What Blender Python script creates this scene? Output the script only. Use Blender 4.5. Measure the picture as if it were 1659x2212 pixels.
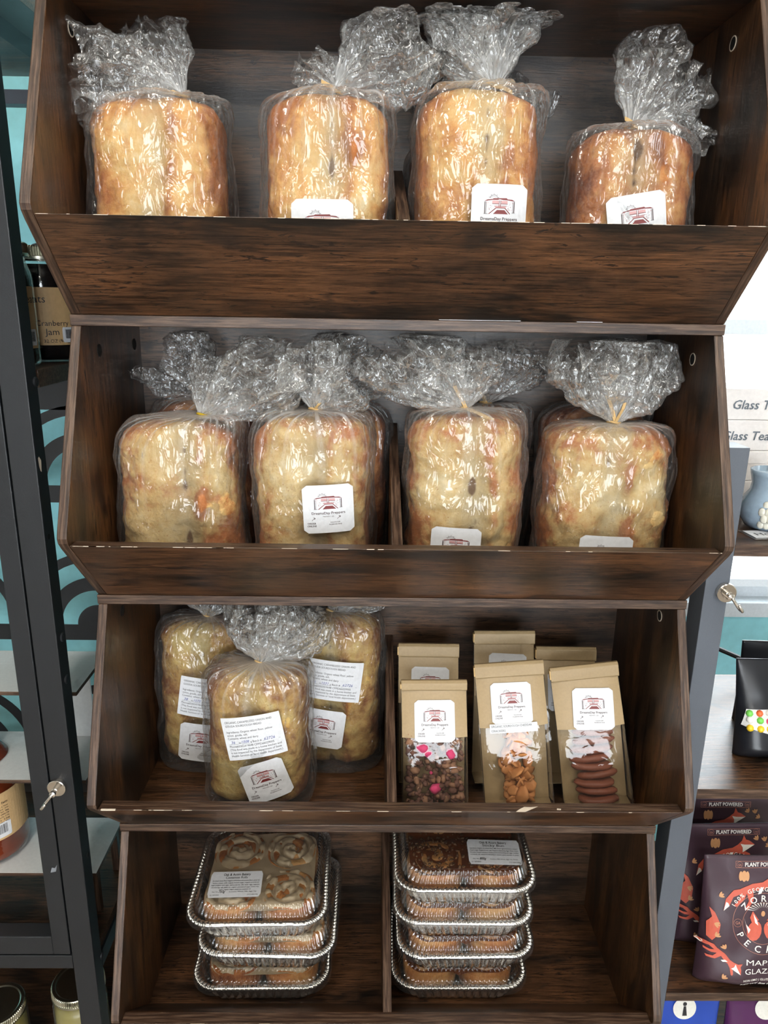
import bpy, bmesh, math, random
import numpy as np
from mathutils import Vector, Matrix, noise

for _o in list(bpy.data.objects): bpy.data.objects.remove(_o)
S = bpy.context.scene
COL = S.collection

# ------------------------------------------------------------------ camera, world, lights, exposure
FPX = 1589.681
CAM = np.array([-0.02925, -0.87906, 0.01957])
def _rot(p, y, r):
    Rz = np.array([[math.cos(y), -math.sin(y), 0], [math.sin(y), math.cos(y), 0], [0, 0, 1]])
    Rx = np.array([[1, 0, 0], [0, math.cos(p), -math.sin(p)], [0, math.sin(p), math.cos(p)]])
    Ry = np.array([[math.cos(r), 0, math.sin(r)], [0, 1, 0], [-math.sin(r), 0, math.cos(r)]])
    return Rz @ Rx @ Ry
ROT = _rot(-0.27835, -0.01646, -0.01617)
cam_d = bpy.data.cameras.new('camera')
cam_d.sensor_fit = 'HORIZONTAL'; cam_d.sensor_width = 36; cam_d.lens = FPX / 1659 * 36
cam_d.clip_start = 0.02
cam = bpy.data.objects.new('camera', cam_d); COL.objects.link(cam)
_m = Matrix.Identity(4)
for i in range(3):
    _m[i][0] = ROT[i, 0]; _m[i][1] = ROT[i, 2]; _m[i][2] = -ROT[i, 1]; _m[i][3] = CAM[i]
cam.matrix_world = _m
S.camera = cam
def ray(u, v): return ROT @ np.array([(u - 829.5) / FPX, 1, -(v - 1106) / FPX])
def at(u, v, Y): d = ray(u, v); return Vector(CAM + d * (Y - CAM[1]) / d[1])      # photo measurement -> point on the plane y = Y
def atz(u, v, Z): d = ray(u, v); return Vector(CAM + d * (Z - CAM[2]) / d[2])
def atx(u, v, X): d = ray(u, v); return Vector(CAM + d * (X - CAM[0]) / d[0])

S.view_settings.view_transform = 'Standard'; S.view_settings.look = 'None'
S.view_settings.gamma = 1; S.view_settings.use_curve_mapping = False
S.view_settings.exposure = 0.27
S.cycles.max_bounces = 5; S.cycles.transparent_max_bounces = 20
S.cycles.diffuse_bounces = 2; S.cycles.glossy_bounces = 3; S.cycles.transmission_bounces = 6
S.cycles.caustics_reflective = False; S.cycles.caustics_refractive = False
S.cycles.sample_clamp_indirect = 4.0; S.cycles.use_denoising = True
S.cycles.use_adaptive_sampling = True; S.cycles.adaptive_threshold = 0.10; S.cycles.adaptive_min_samples = 12

world = bpy.data.worlds.new('overcast_sky'); S.world = world; world.use_nodes = True
wb = world.node_tree.nodes['Background']; wb.inputs[0].default_value = (0.93, 0.97, 1.0, 1); wb.inputs[1].default_value = 4.5

def area(name, loc, rot, sx, sy, power, color, portal=False):
    d = bpy.data.lights.new(name, 'AREA'); d.shape = 'RECTANGLE'; d.size = sx; d.size_y = sy
    d.energy = power; d.color = color
    o = bpy.data.objects.new(name, d); COL.objects.link(o); o.location = loc; o.rotation_euler = rot
    if portal: d.cycles.is_portal = True
    return o
R90 = math.pi / 2
CEIL = 1.25; FLOOR = -1.60
# ceiling troffers of the shop (their glow comes from these lamps)
area('ceiling_lamp_light', (-0.55, -1.35, CEIL - 0.03), (0, 0, 0), 0.30, 1.2, 17, (1.0, 0.93, 0.82))
area('ceiling_lamp_light', (0.75, -1.45, CEIL - 0.03), (0, 0, 0), 0.30, 1.2, 15, (1.0, 0.95, 0.87))
area('ceiling_lamp_light', (0.0, -2.9, CEIL - 0.03), (0, 0, 0), 1.2, 0.30, 22, (1.0, 0.93, 0.82))
# daylight through the two windows
area('shop_window_daylight', (0.2, -4.45, -0.2), (R90, 0, 0), 2.6, 1.9, 60, (0.86, 0.93, 1.0))
area('side_window_daylight', (1.05, 0.60, 0.10), (-R90, 0, 0), 1.0, 1.2, 26, (0.86, 0.95, 1.0))

# ------------------------------------------------------------------ node helpers and materials
def srgb(r, g, b):
    f = lambda c: c / 12.92 if c <= .04045 else ((c + .055) / 1.055) ** 2.4
    return (f(r / 255), f(g / 255), f(b / 255), 1)
class NT:
    def __init__(s, name):
        s.m = bpy.data.materials.new(name); s.m.use_nodes = True
        s.t = s.m.node_tree; s.t.nodes.clear()
        s.out = s.t.nodes.new('ShaderNodeOutputMaterial')
    def n(s, kind, **kw):
        nd = s.t.nodes.new('ShaderNode' + kind)
        for k, v in kw.items():
            if k.startswith('i_'):
                key = k[2:].replace('_', ' ')
                nd.inputs[key].default_value = v
            else: setattr(nd, k, v)
        return nd
    def l(s, a, b): s.t.links.new(a, b)
    def ramp(s, fac, stops, interp='LINEAR'):
        r = s.n('ValToRGB'); cr = r.color_ramp; cr.interpolation = interp
        while len(cr.elements) < len(stops): cr.elements.new(0.5)
        for e, (p, c) in zip(cr.elements, stops): e.position = p; e.color = c
        s.l(fac, r.inputs[0]); return r.outputs[0]
    def math(s, op, a, b=None, clamp=False):
        m = s.n('Math', operation=op, use_clamp=clamp)
        for i, x in enumerate((a, b)):
            if x is None: continue
            if hasattr(x, 'default_value') and hasattr(x, 'links'): s.l(x, m.inputs[i])
            else: m.inputs[i].default_value = x
        return m.outputs[0]
    def mix(s, fac, a, b, mode='MIX'):
        m = s.n('Mix', data_type='RGBA', blend_type=mode)
        for sock, x in ((m.inputs[0], fac), (m.inputs[6], a), (m.inputs[7], b)):
            if hasattr(x, 'links'): s.l(x, sock)
            else: sock.default_value = x
        return m.outputs[2]
    def coords(s, scale=(1, 1, 1), rnd=True):
        tc = s.n('TexCoord'); mp = s.n('Mapping'); mp.inputs['Scale'].default_value = scale
        if rnd:
            oi = s.n('ObjectInfo'); v = s.n('VectorMath', operation='SCALE'); v.inputs[0].default_value = (7.3, 3.1, 5.7)
            s.l(oi.outputs['Random'], v.inputs['Scale'])
            ad = s.n('VectorMath', operation='ADD'); s.l(tc.outputs['Object'], ad.inputs[0]); s.l(v.outputs[0], ad.inputs[1])
            s.l(ad.outputs[0], mp.inputs['Vector'])
        else: s.l(tc.outputs['Object'], mp.inputs['Vector'])
        return mp.outputs[0]
    def noise(s, vec, scale, detail=4, rough=.55, dist=0.0):
        n = s.n('TexNoise'); s.l(vec, n.inputs['Vector']); n.inputs['Scale'].default_value = scale
        n.inputs['Detail'].default_value = detail; n.inputs['Roughness'].default_value = rough; n.inputs['Distortion'].default_value = dist
        return n.outputs['Fac']
    def vor(s, vec, scale, feature='F1', metric='EUCLIDEAN', out='Distance'):
        n = s.n('TexVoronoi', feature=feature, distance=metric) if feature != 'DISTANCE_TO_EDGE' else s.n('TexVoronoi', feature=feature)
        s.l(vec, n.inputs['Vector']); n.inputs['Scale'].default_value = scale
        return n.outputs[out]
    def bsdf(s, color=None, rough=.5, metal=0, **kw):
        b = s.n('BsdfPrincipled')
        for k, x in (('Base Color', color), ('Roughness', rough), ('Metallic', metal)):
            if x is None: continue
            if hasattr(x, 'links'): s.l(x, b.inputs[k])
            else: b.inputs[k].default_value = x
        for k, x in kw.items():
            kk = k.replace('_', ' ')
            if hasattr(x, 'links'): s.l(x, b.inputs[kk])
            else: b.inputs[kk].default_value = x
        return b
    def bump(s, h, strength=.5, dist=.001, normal=None):
        b = s.n('Bump'); b.inputs['Strength'].default_value = strength; b.inputs['Distance'].default_value = dist
        s.l(h, b.inputs['Height'])
        if normal is not None: s.l(normal, b.inputs['Normal'])
        return b.outputs[0]
    def done(s, sh): s.l(sh, s.out.inputs[0]); return s.m

def plain(name, col, rough=.5, metal=0, bump=0, scale=200, **kw):
    t = NT(name); c = t.coords(); n = t.noise(c, scale, 3)
    cc = t.mix(n, tuple(x * .88 for x in col[:3]) + (1,), tuple(min(1, x * 1.1) for x in col[:3]) + (1,))
    b = t.bsdf(cc, rough, metal, **kw)
    if bump: t.l(t.bump(n, bump, .0006), b.inputs['Normal'])
    return t.done(b.outputs[0])

def wood(name, axis, warm=1.0, dark=(34, 27, 22), mid=(76, 53, 37), hi=(110, 75, 49), rough=.34):
    """rustic brown laminate; axis = grain direction 0/1/2"""
    st = [1, 1, 1]; st[axis] = .30
    fine = [1, 1, 1]; fine[axis] = .045
    t = NT(name)
    cp = t.coords(tuple(st)); cf = t.coords(tuple(fine))
    warp = t.noise(t.coords(tuple(st)), 14, 3)
    wv = t.n('VectorMath', operation='SCALE'); t.l(cf, wv.inputs[0]); wv.inputs['Scale'].default_value = 1
    cmb = t.n('CombineXYZ')
    for k in range(3): t.l(t.math('MULTIPLY', warp, .010 if k != axis else 0), cmb.inputs[k])
    ad = t.n('VectorMath', operation='ADD'); t.l(cf, ad.inputs[0]); t.l(cmb.outputs[0], ad.inputs[1]); cf2 = ad.outputs[0]
    patch = t.noise(cp, 13, 4, .6, .6)
    patch2 = t.noise(cp, 38, 5, .65, .3)
    pm = t.math('ADD', t.math('MULTIPLY', patch, .72), t.math('MULTIPLY', patch2, .28))
    d, m, h = [tuple(x * warm if i == 0 else x for i, x in enumerate(srgb(*q))) for q in (dark, mid, hi)]
    base = t.ramp(pm, [(.39, d), (.46, m), (.54, tuple((a + b) / 2 for a, b in zip(m, h))), (.62, h)])
    g1 = t.noise(cf2, 330, 6, .7)
    g2 = t.noise(cf2, 900, 3, .6)
    grain = t.ramp(g1, [(.38, (.22, .20, .18, 1)), (.47, (.75, .73, .70, 1)), (.60, (1.25, 1.22, 1.2, 1))])
    col = t.mix(.85, base, grain, 'MULTIPLY')
    grain2 = t.ramp(g2, [(.40, (.5, .48, .46, 1)), (.58, (1.1, 1.1, 1.1, 1))])
    col = t.mix(.6, col, grain2, 'MULTIPLY')
    # dark knots and short cracks
    kn = t.noise(t.coords(tuple(.30 if i == axis else 1 for i in range(3))), 21, 3, .5, .8)
    knm = t.ramp(kn, [(.60, (0, 0, 0, 1)), (.70, (1, 1, 1, 1))])
    col = t.mix(t.math('MULTIPLY', knm, .8), col, (.012, .009, .008, 1))
    ck = t.noise(t.coords(tuple(.16 if i == axis else 1 for i in range(3))), 130, 4, .6, 2.4)
    ckm = t.ramp(ck, [(.585, (0, 0, 0, 1)), (.62, (1, 1, 1, 1))])
    ckg = t.ramp(patch2, [(.44, (0, 0, 0, 1)), (.52, (1, 1, 1, 1))])
    col = t.mix(t.math('MULTIPLY', t.math('MULTIPLY', ckm, ckg), .85), col, (.01, .007, .006, 1))
    b = t.bsdf(col, rough, 0)
    b.inputs['Specular IOR Level'].default_value = .55
    t.l(t.bump(t.math('ADD', g1, t.math('MULTIPLY', g2, .4)), .35, .0005), b.inputs['Normal'])
    return t.done(b.outputs[0])

def edge_band(name, axis):
    fine = [1, .05, .05] if axis == 2 else [.05, 1, 1]
    t = NT(name); c = t.coords(tuple(fine)); g = t.noise(c, 330, 5, .65); c2 = t.coords(tuple(1 if q == 1 else .25 for q in fine))
    w = t.noise(c2, 20, 3)
    col = t.ramp(g, [(.36, srgb(26, 20, 17)), (.5, srgb(68, 51, 40)), (.62, srgb(106, 85, 69))])
    col = t.mix(t.math('MULTIPLY', w, .5), col, srgb(70, 44, 28))
    b = t.bsdf(col, .42); t.l(t.bump(g, .6, .0006), b.inputs['Normal'])
    return t.done(b.outputs[0])

WOODX = wood('wood_grain_across', 0); WOODZ = wood('wood_grain_upright', 2, mid=(62, 45, 33), hi=(108, 72, 42)); WOODY = wood('wood_grain_deep', 1)
WOODB = wood('wood_back', 0, mid=(70, 55, 44), hi=(104, 76, 54))
EDGEX = edge_band('edge_band_across', 0); EDGEZ = edge_band('edge_band_upright', 2)
CHIP_GLINT = plain('chipped_core_glint', srgb(222, 208, 190), .8)
BLACK = plain('black_powder_coat', srgb(26, 29, 33), .42, 0, .15, 900)
GREYM = plain('grey_powder_coat', srgb(88, 94, 103), .45, 0, .15, 900)
DARK = plain('dark_hole', srgb(12, 11, 10), .7)
OFFW = plain('off_white_wall_paint', srgb(205, 203, 196), .8)
TEAL = plain('teal_wall_paint', srgb(152, 220, 228), .75, 0, .1, 60)
WHITEP = plain('white_laminate', srgb(205, 208, 208), .4)
WHITET = plain('white_trim', srgb(222, 230, 236), .5)
CEILM = plain('ceiling_paint', srgb(205, 200, 190), .9)
FLOORM = plain('floor_vinyl', srgb(168, 156, 142), .4)
CHROME = plain('polished_nickel', srgb(215, 208, 200), .12, 1)
PAPER = plain('label_paper', srgb(222, 224, 228), .5)
INKR = plain('dark_red_ink', srgb(128, 58, 58), .5)
INKP = plain('pale_red_ink', srgb(205, 160, 160), .5)
INKK = plain('dark_brown_ink', srgb(70, 48, 48), .5)
INKB = plain('black_ink', srgb(38, 38, 42), .5)
INKBLUE = plain('blue_pen_ink', srgb(60, 80, 150), .5)
TIE = plain('tan_twist_tie', srgb(204, 170, 116), .6)
KRAFT = plain('kraft_paper', srgb(170, 146, 108), .5, 0, .25, 300)

def film(name, tint=(.985, .985, .98, 1), milk=(.90, .91, .91, 1), gloss=1.0, bumps=1.0, base=.035, rough=.10, scale=1.0):
    t = NT(name)
    t.m.surface_render_method = 'BLENDED' if hasattr(t.m, 'surface_render_method') else t.m.surface_render_method
    c = t.coords((1, 1, .5) if name.startswith('crinkled') else (1, 1, 1))
    cm = t.n('CombineXYZ')
    for k in range(3): t.l(t.math('MULTIPLY', t.noise(c, (17 + 6 * k) * scale, 2), .09), cm.inputs[k])
    ad = t.n('VectorMath', operation='ADD'); t.l(c, ad.inputs[0]); t.l(cm.outputs[0], ad.inputs[1]); cw = ad.outputs[0]
    v1 = t.vor(cw, 48 * scale, 'F1', 'MANHATTAN'); v2 = t.vor(cw, 120 * scale, 'F1', 'MANHATTAN')
    v3 = t.vor(cw, 26 * scale, 'DISTANCE_TO_EDGE')
    h = t.math('ADD', t.math('MULTIPLY', v1, 1.0), t.math('MULTIPLY', v2, .22))
    nrm = t.bump(h, .8 * bumps, .0030, None)
    nrm = t.bump(t.ramp(v3, [(0, (1, 1, 1, 1)), (.06, (0, 0, 0, 1))]), .35 * bumps, .0010, nrm)
    at_ = t.n('Attribute'); at_.attribute_name = 'gather_glint'
    ga = at_.outputs['Fac']
    fr = t.n('Fresnel'); fr.inputs['IOR'].default_value = 1.5; t.l(nrm, fr.inputs['Normal'])
    gl = t.n('BsdfGlossy'); gl.inputs['Roughness'].default_value = rough; gl.inputs['Color'].default_value = (1, 1, 1, 1); t.l(nrm, gl.inputs['Normal'])
    tr = t.n('BsdfTransparent'); tr.inputs['Color'].default_value = tint
    df = t.n('BsdfDiffuse'); df.inputs['Color'].default_value = milk
    tl = t.n('BsdfTranslucent'); tl.inputs['Color'].default_value = milk
    mk = t.n('MixShader'); mk.inputs[0].default_value = .4; t.l(df.outputs[0], mk.inputs[1]); t.l(tl.outputs[0], mk.inputs[2])
    lw = t.n('LayerWeight'); lw.inputs['Blend'].default_value = .35; t.l(nrm, lw.inputs['Normal'])
    f1 = t.math('ADD', t.math('ADD', t.math('MULTIPLY', ga, .40), base), t.math('MULTIPLY', t.math('POWER', lw.outputs['Facing'], 3.0), .38), True)
    m1 = t.n('MixShader'); t.l(f1, m1.inputs[0]); t.l(tr.outputs[0], m1.inputs[1]); t.l(mk.outputs[0], m1.inputs[2])
    f2 = t.math('MINIMUM', t.math('ADD', t.math('MULTIPLY', fr.outputs[0], 1.0 * gloss), .02, True), .42)
    m2 = t.n('MixShader'); t.l(f2, m2.inputs[0]); t.l(m1.outputs[0], m2.inputs[1]); t.l(gl.outputs[0], m2.inputs[2])
    return t.done(m2.outputs[0])
FILM = film('crinkled_clear_bag_film')
LID = film('clear_lid_plastic', base=.03, rough=.07, bumps=.10, gloss=2.6)
WIN = film('pouch_window_film', base=.02, rough=.06, bumps=.4, scale=.6)
GLASSJ = film('jar_glass', base=.0, rough=.03, bumps=.05)

def crust(name, c_lo, c_mid, c_hi, pale, seed=0):
    t = NT(name); c = t.coords(); at_ = t.n('Attribute'); at_.attribute_name = 'score'; sc = at_.outputs['Fac']
    a2 = t.n('Attribute'); a2.attribute_name = 'rim'; rm = a2.outputs['Fac']
    n1 = t.noise(c, 16, 5, .6, .3); n2 = t.noise(c, 70, 4, .6); n3 = t.vor(c, 420)
    f = t.math('ADD', t.math('ADD', t.math('MULTIPLY', n1, .75), t.math('MULTIPLY', n2, .30)), t.math('MULTIPLY', rm, -.20))
    col = t.ramp(f, [(.34, c_lo), (.45, c_mid), (.55, c_hi), (.66, pale)])
    sp = t.vor(c, 150); col = t.mix(t.ramp(sp, [(.09, (.55, .55, .55, 1)), (.16, (0, 0, 0, 1))]), col, c_lo) if seed else col
    col = t.mix(t.ramp(n3, [(.10, (.55, .55, .55, 1)), (.26, (0, 0, 0, 1))]), col, t.mix(.5, col, pale))
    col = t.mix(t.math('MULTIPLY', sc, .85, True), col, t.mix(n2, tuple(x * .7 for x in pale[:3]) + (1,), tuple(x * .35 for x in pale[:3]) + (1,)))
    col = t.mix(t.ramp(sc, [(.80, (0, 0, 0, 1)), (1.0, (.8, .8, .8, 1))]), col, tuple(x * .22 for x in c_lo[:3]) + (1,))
    b = t.bsdf(col, .62); b.inputs['Specular IOR Level'].default_value = .3
    hh = t.math('ADD', n2, t.math('MULTIPLY', t.noise(c, 260, 3), .4))
    t.l(t.bump(hh, .9, .0026), b.inputs['Normal'])
    return t.done(b.outputs[0])
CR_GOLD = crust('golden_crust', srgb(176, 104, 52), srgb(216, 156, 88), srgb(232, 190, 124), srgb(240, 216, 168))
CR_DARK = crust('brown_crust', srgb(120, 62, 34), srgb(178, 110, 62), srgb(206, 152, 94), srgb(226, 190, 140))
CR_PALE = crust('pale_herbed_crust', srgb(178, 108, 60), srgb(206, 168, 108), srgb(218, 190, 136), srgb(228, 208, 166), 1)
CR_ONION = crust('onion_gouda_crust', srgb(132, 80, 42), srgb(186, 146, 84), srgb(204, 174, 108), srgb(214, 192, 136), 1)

# ------------------------------------------------------------------ object helpers
def thing(name, label, cat, loc=(0, 0, 0), rot=(0, 0, 0), group=None):
    o = bpy.data.objects.new(name, None); COL.objects.link(o); o.empty_display_size = .02
    o.location = loc; o.rotation_euler = rot; o['label'] = label; o['category'] = cat
    if group: o['group'] = group
    return o
def tag(o, label, cat, group=None, kind=None):
    if label: o['label'] = label
    if cat: o['category'] = cat
    if group: o['group'] = group
    if kind: o['kind'] = kind
    return o
def part(name, vf, mats, parent=None, smooth=False, mi=None, attrs=None, world=False):
    v, f = vf
    if world and parent is not None:
        root = parent
        off = Vector((0, 0, 0))
        while root is not None: off += root.location; root = root.parent
        v = [Vector(p) - off for p in v]
    me = bpy.data.meshes.new(name); me.from_pydata([tuple(p) for p in v], [], f)
    if not isinstance(mats, (list, tuple)): mats = [mats]
    for m in mats: me.materials.append(m)
    if mi is not None: me.polygons.foreach_set('material_index', mi)
    if smooth: me.polygons.foreach_set('use_smooth', [True] * len(me.polygons))
    if attrs:
        for k, a in attrs.items():
            at_ = me.attributes.new(k, 'FLOAT', 'POINT'); at_.data.foreach_set('value', np.asarray(a, dtype=np.float32))
    me.update()
    o = bpy.data.objects.new(name, me); COL.objects.link(o)
    if parent is not None: o.parent = parent
    return o
def bevel(o, w=.001, seg=2):
    m = o.modifiers.new('bevel', 'BEVEL'); m.width = w; m.segments = seg; m.limit_method = 'ANGLE'; m.angle_limit = .6
    return o
def box(x0, x1, y0, y1, z0, z1):
    v = [(x, y, z) for x in (x0, x1) for y in (y0, y1) for z in (z0, z1)]
    f = [(0, 1, 3, 2), (4, 6, 7, 5), (0, 4, 5, 1), (2, 3, 7, 6), (0, 2, 6, 4), (1, 5, 7, 3)]
    return v, f
def join(*vfs):
    V, F = [], []
    for v, f in vfs:
        n = len(V); V += list(v); F += [tuple(i + n for i in q) for q in f]
    return V, F
def prism_x(poly, x0, x1):
    n = len(poly); v = [(x0, y, z) for y, z in poly] + [(x1, y, z) for y, z in poly]
    f = [tuple(range(n))[::-1], tuple(range(n, 2 * n))] + [(i, (i + 1) % n, n + (i + 1) % n, n + i) for i in range(n)]
    return v, f
def xform(vf, M): return [M @ Vector(p) for p in vf[0]], vf[1]
def tube(pts, r, n=10, closed=False, cap=True):
    pts = [Vector(p) for p in pts]; V, F = [], []; m = len(pts)
    rr_ = r if hasattr(r, '__len__') else [r] * m
    up = None
    for i, p in enumerate(pts):
        a = pts[(i - 1) % m] if (i > 0 or closed) else p; b = pts[(i + 1) % m] if (i < m - 1 or closed) else p
        d = (b - a).normalized()
        if up is None: up = d.orthogonal().normalized()
        up = (up - d * up.dot(d)).normalized(); w = d.cross(up)
        for k in range(n):
            th = 2 * math.pi * k / n; V.append(p + (up * math.cos(th) + w * math.sin(th)) * rr_[i])
    for i in range(m if closed else m - 1):
        j = (i + 1) % m
        for k in range(n): F.append((i * n + k, i * n + (k + 1) % n, j * n + (k + 1) % n, j * n + k))
    if not closed and cap: F += [tuple(range(n))[::-1], tuple((m - 1) * n + k for k in range(n))]
    return V, F
def lathe(prof, n=40, cap0=True, cap1=True):
    V, F = [], []
    for r, z in prof:
        for k in range(n): th = 2 * math.pi * k / n; V.append((r * math.cos(th), r * math.sin(th), z))
    for i in range(len(prof) - 1):
        for k in range(n): F.append((i * n + k, i * n + (k + 1) % n, (i + 1) * n + (k + 1) % n, (i + 1) * n + k))
    if cap0: F.append(tuple(range(n))[::-1])
    if cap1: F.append(tuple((len(prof) - 1) * n + k for k in range(n)))
    return V, F
def ribbon(pts, side, w, th=.0004):
    """a flat strip along pts; side = width direction"""
    pts = [Vector(p) for p in pts]; side = Vector(side).normalized() * w / 2; V, F = [], []
    for i, p in enumerate(pts):
        d = (pts[min(i + 1, len(pts) - 1)] - pts[max(i - 1, 0)]).normalized(); nn = d.cross(side).normalized() * th
        V += [p - side - nn, p + side - nn, p + side + nn, p - side + nn]
    for i in range(len(pts) - 1):
        for k in range(4): F.append((i * 4 + k, i * 4 + (k + 1) % 4, i * 4 + 4 + (k + 1) % 4, i * 4 + 4 + k))
    F += [(3, 2, 1, 0), tuple(len(V) - 4 + k for k in range(4))]
    return V, F

# ---- writing: 2D glyph meshes from the built-in font, mapped onto a surface
_tc = {}
def glyphs(txt, bold=0.0):
    key = (txt, bold)
    if key in _tc: return _tc[key]
    cu = bpy.data.curves.new('t', 'FONT'); cu.body = txt; cu.size = 1; cu.resolution_u = 2; cu.offset = bold
    ob = bpy.data.objects.new('t', cu); COL.objects.link(ob)
    dg = bpy.context.evaluated_depsgraph_get(); dg.update()
    me = ob.evaluated_get(dg).to_mesh()
    v = [(p.co.x, p.co.y) for p in me.vertices]; f = [tuple(p.vertices) for p in me.polygons]
    ob.evaluated_get(dg).to_mesh_clear(); bpy.data.objects.remove(ob); bpy.data.curves.remove(cu)
    w = max([p[0] for p in v], default=1); x0 = min([p[0] for p in v], default=0)
    _tc[key] = ([(a - x0, b) for a, b in v], f, max(w - x0, 1e-6)); return _tc[key]
def text2d(txt, x, y, size, width=None, align='L', shear=0, bold=0.0, rot=0):
    v, f, w = glyphs(txt, bold)
    sx = size if width is None else width / w
    off = {'L': 0, 'C': -.5 * w * sx, 'R': -w * sx}[align]
    c, s_ = math.cos(rot), math.sin(rot); o = []
    for a, b in v:
        px, py = a * sx + off + shear * b * size, b * size
        o.append((x + px * c - py * s_, y + px * s_ + py * c))
    return o, f
def arc_text(txt, cx, cy, r, size, a0, a1, inward=False, bold=0.0):
    V, F = [], []; n = len(txt)
    for i, ch in enumerate(txt):
        if ch == ' ': continue
        a = a0 + (a1 - a0) * i / max(1, n - 1)
        rot = a - R90 if not inward else a + R90
        rr_ = r if not inward else r + size * .7
        v, f = text2d(ch, cx + rr_ * math.cos(a), cy + rr_ * math.sin(a), size, None, 'C', 0, bold, rot)
        k = len(V); V += v; F += [tuple(q + k for q in t_) for t_ in f]
    return V, F
def join2(*a): return join(*a)
def stamp(name, vf2, surf, mat, parent, off=.0010, mi=None):
    """surf(u, v, off) -> local point"""
    v, f = vf2
    return part(name, ([surf(a, b, off) for a, b in v], f), mat, parent, mi=mi)
def rrect(w, h, r, n=6):
    P = []
    for cx, cy, a0 in ((w / 2 - r, h / 2 - r, 0), (-w / 2 + r, h / 2 - r, R90), (-w / 2 + r, -h / 2 + r, 2 * R90), (w / 2 - r, -h / 2 + r, 3 * R90)):
        for k in range(n + 1): a = a0 + R90 * k / n; P.append((cx + r * math.cos(a), cy + r * math.sin(a)))
    return P
def sheet(name, w, h, r, surf, mat, parent, off=.0004, th=.0003, n=14):
    """a rounded rectangular sticker that follows surf, with thickness"""
    V, F = [], []
    rows = n
    for j in range(rows + 1):
        yy = -h / 2 + h * j / rows
        e = 0
        dy = abs(yy) - (h / 2 - r)
        if dy > 0: e = r - math.sqrt(max(0, r * r - dy * dy))
        for i in range(n + 1):
            xx = (-w / 2 + e) + (w - 2 * e) * i / n; V.append(surf(xx, yy, off + th))
    for j in range(rows):
        for i in range(n): a = j * (n + 1) + i; F.append((a, a + 1, a + n + 2, a + n + 1))
    m = len(V)
    rows_ids = [j * (n + 1) + i for j in range(rows + 1) for i in range(n + 1)]
    V2 = []
    for j in range(rows + 1):
        yy = -h / 2 + h * j / rows; e = 0; dy = abs(yy) - (h / 2 - r)
        if dy > 0: e = r - math.sqrt(max(0, r * r - dy * dy))
        for i in range(n + 1): V2.append(surf((-w / 2 + e) + (w - 2 * e) * i / n, yy, off))
    F2 = [tuple(q + m for q in reversed(f)) for f in F]
    bd = [i for i in range(n + 1)] + [j * (n + 1) + n for j in range(1, rows + 1)] + [rows * (n + 1) + i for i in range(n - 1, -1, -1)] + [j * (n + 1) for j in range(rows - 1, 0, -1)]
    F3 = [(bd[k], bd[k] + m, bd[(k + 1) % len(bd)] + m, bd[(k + 1) % len(bd)]) for k in range(len(bd))]
    return part(name, (V + V2, F + F2 + F3), mat, parent, smooth=False)

def house_logo():
    """house with wide stair and rising sun; returns (polys red, polys pale, polys ink), in a box 1 wide centred on 0,0"""
    red, pale, ink = [], [], []
    q = lambda *p: list(p)
    def bar(a, b, w):
        (x0, y0), (x1, y1) = a, b; L = math.hypot(x1 - x0, y1 - y0); nx, ny = -(y1 - y0) / L * w / 2, (x1 - x0) / L * w / 2
        return [(x0 - nx, y0 - ny), (x1 - nx, y1 - ny), (x1 + nx, y1 + ny), (x0 + nx, y0 + ny)]
    red += [q((-.5, .16), (-.22, .20), (-.22, .23), (-.40, .21)), q((.5, .17), (.40, .22), (.22, .23), (.22, .20)), q((-.27, .20), (.27, .20), (.22, .26), (-.20, .25))]
    red += [bar((-.24, .09), (-.03, .09), .015), bar((.04, .09), (.26, .09), .015), bar((-.18, .02), (.24, .03), .012)]
    red += [q((-.20, -.21), (.28, -.21), (.16, -.09), (-.08, -.09))]
    red += [bar((-.34, -.21), (-.11, -.03), .025), bar((.34, -.20), (.17, -.03), .025), bar((-.11, -.03), (.17, -.03), .022)]
    pale += [q((-.24, .10), (-.04, .10), (-.04, .18), (-.24, .18)), q((.05, .10), (.25, .10), (.25, .18), (.05, .18)), q((-.16, -.02), (.22, -.02), (.20, .015), (-.15, .015))]
    red += [bar((-.02, .0), (-.02, .19), .02), bar((.03, .0), (.03, .19), .02)]
    ink += [bar((-.47, -.20), (-.47, .15), .028), bar((-.43, -.20), (-.43, .15), .012), bar((.47, -.16), (.47, .16), .028), bar((.43, -.16), (.43, .16), .012), bar((-.5, -.205), (-.37, -.205), .012), bar((.40, -.165), (.5, -.165), .012)]
    rnd = random.Random(4)
    for k in range(34):
        s_ = -1 if k % 2 else 1; x = s_ * rnd.uniform(.26, .42); y = rnd.uniform(-.12, .15)
        pale.append(bar((x, y), (x + rnd.uniform(-.03, .03), y + rnd.uniform(.02, .04)), .010)) if k % 3 else ink.append(bar((x, y), (x + .02, y + .02), .008))
    for k in range(9):
        a = math.radians(12 + 156 * k / 8); cx, cy = -.19, .25
        r0, r1 = .10, (.17 if k % 2 == 0 else .14)
        ink.append(bar((cx + r0 * math.cos(a - .1), cy + r0 * .8 * math.sin(a - .1)), (cx + r1 * math.cos(a), cy + r1 * .8 * math.sin(a)), .007))
        ink.append(bar((cx + r0 * math.cos(a + .1), cy + r0 * .8 * math.sin(a + .1)), (cx + r1 * math.cos(a), cy + r1 * .8 * math.sin(a)), .007))
    for k in range(8):
        a, b = math.radians(20 * k + 10), math.radians(20 * k + 30)
        ink.append(bar((-.19 + .07 * math.cos(a), .25 + .06 * math.sin(a)), (-.19 + .07 * math.cos(b), .25 + .06 * math.sin(b)), .006))
    return red, pale, ink
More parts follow.
